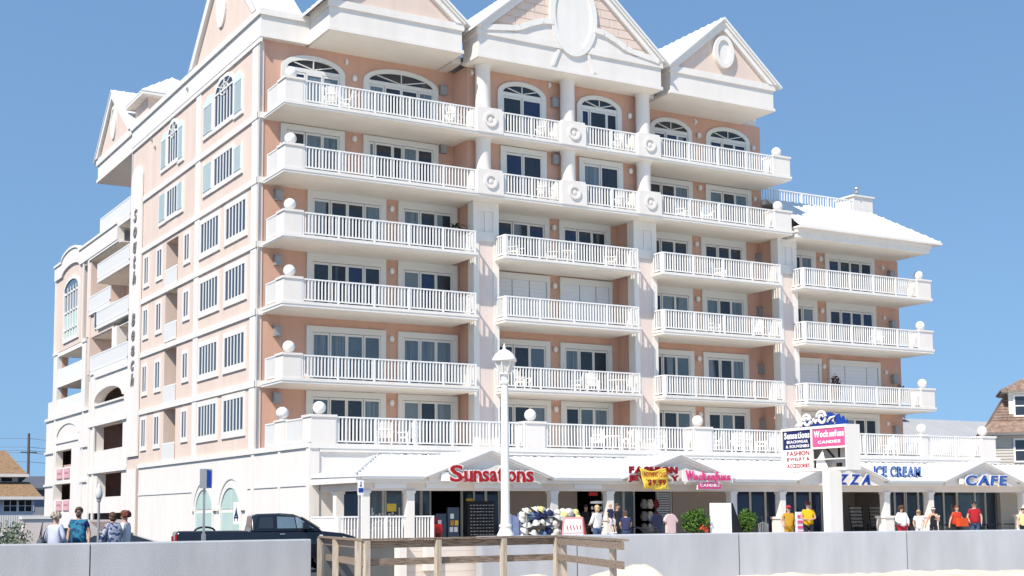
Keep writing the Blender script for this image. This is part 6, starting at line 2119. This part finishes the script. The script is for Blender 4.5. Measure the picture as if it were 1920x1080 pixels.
# right
MUST = CL('mustard_top', (.44, .25, .025)); YELT = CL('yellow_tee', (.62, .36, .012))
person('woman in mustard dress and red cap standing beside the man in yellow', (14.85, -18.0, FL), -.35, 1.64, MUST, MUST, 'brown', 'long', girth=1.15, cap=mat('red_cap', (.45, .02, .05), .8), glasses=True, arms=HIPS)
person('man in bright yellow tee and dark red cap left of the pylon post', (15.75, -18.1, FL), -.75, 1.80, YELT, DKP, 'brown', 'short', girth=1.15, cap=mat('dark_cap', (.20, .03, .03), .8), glasses=True, arms=CROSS)
person('woman in white sweatshirt and red trousers right of the pylon post', (20.83, -18.0, FL), -.35, 1.62, WT, RDP, 'brown', 'curly', girth=1.35, sleeve='long', glasses=True, arms={'R': ((.28, -.02, 1.13), (.20, -.22, 1.02)), 'L': ((.29, -.02, 1.13), (.20, -.22, .98))})
person('blonde girl in a white top between two women', (21.78, -18.0, FL), -.8, 1.46, WT, WT, 'blond', 'long', glasses=True, arms={'R': ((.25, .0, 1.14), (.22, -.18, .98)), 'L': ((.25, .0, 1.14), (.2, -.2, .96))})
person('woman in black tank top and white visor walking by the cafe', (22.52, -18.1, FL), -1.0, 1.55, CL('black_tank', (.012, .012, .014)), DKP, 'brown', 'pony', visor=HALO, bare_sh=True, legs=WALK, arms={'R': ((.28, -.05, 1.15), (.34, -.14, .92)), 'L': ((.25, .03, 1.14), (.18, -.2, 1.2))})
person('auburn-haired woman in orange red tee leaning toward the man in red', (23.95, -18.0, FL), -.2, 1.63, CL('orange_red_tee', (.50, .045, .02)), DKP, 'red', 'bob', girth=1.35, lean=.1, arms={'R': ((.32, .0, 1.12), (.42, -.08, .90)), 'L': ((.28, -.05, 1.15), (.10, -.26, 1.18))})
person('dark-haired man in dark red polo shirt and jeans looking down', (25.05, -18.0, FL), -.75, 1.79, CL('red_polo', (.33, .012, .022)), DN, 'dark', 'short', girth=1.2, glasses=True, arms={'R': ((.28, .0, 1.13), (.22, -.18, .96)), 'L': ((.28, .03, 1.13), (.26, -.06, .90))})
person('person in pale yellow top cut off by the right edge of the view', (28.05, -18.0, FL), -.6, 1.50, CL('pale_yellow_top', (.60, .53, .24)), DKP, 'dark', 'short', girth=1.15)
q = MB(); q.box(23.72, 24.25, -18.38, -18.2, 1.08, 1.42)
thing_mesh('tote_bag', 'flat orange red bag held in front of the auburn-haired woman', 'bag', q, CL('orange_bag', (.62, .07, .015)), (24, -18.3, 1.08))

bpy.context.view_layer.update()
dg = bpy.context.evaluated_depsgraph_get()
made = []
for t, jobs in pending:
    for nm, src, mt, hands in jobs:
        me = bpy.data.meshes.new_from_object(src.evaluated_get(dg))
        made.append((t, nm, src, me, mt, hands))
for t, nm, src, me, mt, hands in made:
    if hands:
        bm = bmesh.new(); bm.from_mesh(me)
        fb_ = MB()
        for hd, d, s in hands:
            side = Vector((0, 1, 0)) if abs(d.y) < .8 else Vector((1, 0, 0))
            side = (side - d * side.dot(d)).normalized()
            inw = d.cross(side).normalized() * .3
            for k in range(4):
                b0 = hd - d * .015 + side * (-.024 + k * .016)
                ln = (.062, .075, .07, .055)[k]
                fb_.tube([b0, b0 + d * ln * .55 + inw * .01, b0 + d * ln + inw * .045], [.009, .0085, .0065], 6)
            b0 = hd - d * .05 - side * .028
            fb_.tube([b0, b0 - side * .03 + d * .025, b0 - side * .032 + d * .055 + inw * .02], [.011, .010, .008], 6)
        m2 = bpy.data.meshes.new('f'); m2.from_pydata(fb_.v, [], fb_.f)
        bm.from_mesh(m2); bm.to_mesh(me); bm.free(); bpy.data.meshes.remove(m2)
    me.name = nm
    me.materials.clear(); me.materials.append(mt)
    me.polygons.foreach_set('material_index', [0] * len(me.polygons))
    me.polygons.foreach_set('use_smooth', [True] * len(me.polygons))
    o = bpy.data.objects.new(nm, me); COL.objects.link(o); o.parent = t
    sm = src.data
    bpy.data.objects.remove(src); bpy.data.meshes.remove(sm)

# ================================================================== neighbours
def house_window(t, x0, x1, y, z0, z1, mull=1, fm=HALO):
    f = MB()
    f.box(x0 - .1, x0, y - .06, y, z0 - .1, z1 + .1); f.box(x1, x1 + .1, y - .06, y, z0 - .1, z1 + .1)
    f.box(x0, x1, y - .06, y, z1, z1 + .1); f.box(x0, x1, y - .06, y, z0 - .1, z0); f.box(x0, x1, y - .05, y, (z0 + z1) / 2 - .03, (z0 + z1) / 2 + .03)
    for k in range(mull): x = x0 + (x1 - x0) * (k + 1) / (mull + 1); f.box(x - .04, x + .04, y - .055, y, z0, z1)
    o = f.build('window', fm, t)
    p = MB(); p.box(x0, x1, y - .02, y - .004, z0, z1); p.build('pane', GL_DARK, o)
HX, HY_ = 42.55, -3.2
t = thing('house', 'beige shingle-roofed house with dormer at the right edge behind the cafe', 'house', (HX, HY_, 0))
w = MB(); w.box(HX + .85, HX + 16, HY_ + .85, HY_ + 10, 0, 6.1); w.build('wall', SIDING, t)
for k in range(34):
    sd = MB(); sd.box(HX + .8, HX + 16, HY_ + .80, HY_ + .849, .3 + k * .17, .43 + k * .17); sd.build('clapboard', SIDING, t)
so = MB(); so.box(HX + .1, HX + 17, HY_ + .1, HY_ + 11, 6.1, 6.25); so.build('eave_board', TRIM, t)
def hq(i_, z): return [(HX + i_, HY_ + i_, z), (HX + 17 - i_, HY_ + i_, z), (HX + 17 - i_, HY_ + 11 - i_, z), (HX + i_, HY_ + 11 - i_, z)]
for a, b_ in ((hq(0, 6.26), hq(.7, 6.85)), (hq(.7, 6.85), hq(2.1, 9.2))):
    for i in range(4):
        jj = (i + 1) % 4
        roof_plane('roof_slope', [a[i], a[jj], b_[jj], b_[i]], t, SHINGR, .08, ribs=False)
for k in range(13):
    z0 = 6.95 + k * .17; ins = .7 + (z0 - 6.85) / 4.35 * 2.6
    sh2 = MB(); sh2.box(HX + ins + .02, HX + 17 - ins, HY_ + ins - .03, HY_ + ins + .03, z0, z0 + .05); sh2.build('shingle_course', SHINGR, t)
w = MB(); w.box(HX + 1.75, HX + 5.6, HY_ + .95, HY_ + 5, 6.9, 8.6); o = w.build('dormer', TRIM, t)
e = MB(); e.box(HX + 1.4, HX + 6.0, HY_ + .55, HY_ + 5, 8.601, 8.72); e.build('eave_board', TRIM, t)
roof_plane('roof_slope', [(HX + 1.3, HY_ + .45, 8.73), (HX + 1.3, HY_ + 5, 8.73), (HX + 3.7, HY_ + 5, 10.0), (HX + 3.7, HY_ + 2.0, 10.0)], t, SHINGR, .1, ribs=False)
roof_plane('roof_slope', [(HX + 1.3, HY_ + .45, 8.73), (HX + 6.1, HY_ + .45, 8.73), (HX + 3.7, HY_ + 2.0, 10.0)], t, SHINGR, .1, ribs=False)
house_window(t, HX + 2.1, HX + 3.3, HY_ + .94, 7.25, 8.35, 0)
house_window(t, HX + 2.0, HX + 3.3, HY_ + .79, 4.6, 5.8, 0); house_window(t, HX + 5.2, HX + 6.5, HY_ + .79, 4.6, 5.8, 0)
t.rotation_euler.z = math.radians(-46)
q = MB(); q.box(41.1, 41.3, -8.6, -3.5, 0, 2.9); 
q = MB()
for k in range(15): q.box(39.6, 43.9, -7.02, -6.98 + .02, .35 + k * .17, .48 + k * .17)
q.box(39.6, 43.9, -6.97, -6.8, .3, 2.9)
t2 = thing_mesh('side_wall', 'beige clapboard side wall under the porch roof at the right end of the shops', 'wall', q, SIDING, (41.5, -6.9, .3))
q = MB()
for k in range(6):
    for j in range(12):
        q.box(40.4 + j * .27 + (k % 2) * .13, 40.63 + j * .27 + (k % 2) * .13, -8.25, -8.1, .35 + k * .12, .44 + k * .12)
q.box(40.35, 43.7, -8.2, -8.0, .3, 1.1)
BRK = ramp_mat('brick', [(.3, (.20, .11, .085)), (.7, (.36, .24, .20))], scale=9)
thing_mesh('brick_planter', 'low brick planter wall at the right end under the porch', 'wall', q, BRK, (42, -8.1, .3))
t = thing('long_hall', 'long low hall with broad pale grey roof far behind the tower on the right', 'building', (70, 30, 0))
w = MB(); w.box(62, 98, 22, 45, 0, 6.5); w.build('wall', SIDEW, t)
roof_plane('roof_slope', [(61, 21, 6.5), (99, 21, 6.5), (96, 27, 9.75), (63, 27, 9.75)], t, FARROOF, .15, rib=1.2)
roof_plane('roof_slope', [(61, 46, 6.5), (99, 46, 6.5), (96, 27, 9.75), (63, 27, 9.75)], t, FARROOF, .15, ribs=False)
roof_plane('roof_slope', [(61, 46, 6.5), (61, 21, 6.5), (63, 27, 9.75)], t, FARROOF, .15, ribs=False)
v = MB(); v.lathe([(.3, 0), (.3, .35), (.5, .4), (.1, .6)], (67.2, 26.5, 9.6), 10); v.build('roof_vent', FARROOF, t)
# white house with tan roofs at the left
t = thing('house', 'white house with two tan shingle roofs and rows of windows at the far left', 'house', (0, 80, 0))
w = MB(); w.box(-14, 5.9, 78, 90, 0, 4.0); w.box(-14, 4.9, 80.5, 90, 4.0, 6.0); w.build('wall', SIDEW, t)
roof_plane('roof_slope', [(-15, 76.9, 3.75), (6.5, 76.9, 3.75), (5.9, 80.4, 5.25), (-15, 80.4, 5.25)], t, SHING, .2, ribs=False)
roof_plane('roof_slope', [(-15, 79.6, 5.95), (5.6, 79.6, 5.95), (4.4, 84.5, 8.4), (-15, 84.5, 8.4)], t, SHING, .2, ribs=False)
roof_plane('roof_slope', [(5.6, 91, 4.2), (5.6, 79.6, 5.95), (4.4, 84.5, 8.4)], t, SHING, .2, ribs=False)
e = MB(); e.box(-15, 6.6, 76.8, 76.95, 3.5, 3.78); e.box(-15, 5.7, 79.5, 79.65, 5.7, 5.98); e.build('fascia', TRIM, t)
for x in (2.0, 3.35): house_window(t, x, x + 1.0, 80.5, 4.85, 5.65, 0)
for x in (-.5, 3.2, 4.55): house_window(t, x, x + 1.15, 78, 2.4, 3.45, 1)
house_window(t, 1.4, 2.5, 78, 2.4, 3.45, 1)
t = thing('house', 'dark-roofed grey neighbour house seen between the white house and the parking wing', 'house', (12, 95, 0))
w = MB(); w.box(6.8, 10.5, 92, 104, 0, 4.9); w.build('wall', mat('dim_siding', (.30, .32, .35), .8), t)
roof_plane('roof_slope', [(6.3, 91.2, 4.9), (11, 91.2, 4.9), (11, 97, 6.3), (6.3, 97, 6.3)], t, mat('slate_roof', (.10, .11, .13), .9), .2, ribs=False)
house_window(t, 7.6, 8.6, 92, 2.6, 3.9, 0)
t = thing('picket_fence', 'white picket fence in front of the white house at the far left', 'fence', (0, 60, 0))
q = MB(); q.box(-10, 3.6, 60.0, 60.06, .9, 1.0); q.box(-10, 3.6, 60.0, 60.06, 1.75, 1.85); q.build('rail', TRIM, t)
q = MB()
for k in range(75): q.box(-10 + k * .18, -9.87 + k * .18, 59.96, 59.995, .1, 2.0)
tag(q.build('picket', TRIM, t), kind='stuff')
t = thing('utility_pole', 'dark utility pole with cross arms above the white house roof', 'pole', (11.1, 108, 0))
q = MB(); q.tube([(11.15, 108, 0), (11.05, 108, 11.6)], [.2, .14], 8); q.build('pole', mat('pole_wood', (.11, .10, .10), .9), t)
q = MB(); q.box(10.2, 12.0, 107.9, 108.1, 9.3, 9.45); q.build('cross_arm', mat('arm_wood', (.12, .11, .11), .9), t)
for k, (z0, z1) in enumerate(((11.3, 11.0), (10.3, 10.0), (9.45, 9.6), (9.2, 9.35), (8.0, 8.3))):
    q = MB(); q.tube([(-30 + 40 * i / 8, 108, z0 + (z1 - z0) * i / 8 + .8 * ((i / 4 - 1) ** 2 - 1) * .5) for i in range(9)] + [(11 + 3 * i, 108 + 1.5 * i, z1 - .15 * i) for i in range(5)], .025, 4)
    tag(q.build('power_line', GREYM, None, org=(0, 108, z0)), ('topmost', 'second', 'third', 'fourth', 'lowest')[k] + ' thin power line crossing the sky at the far left', 'wire', 'power lines on the utility pole')
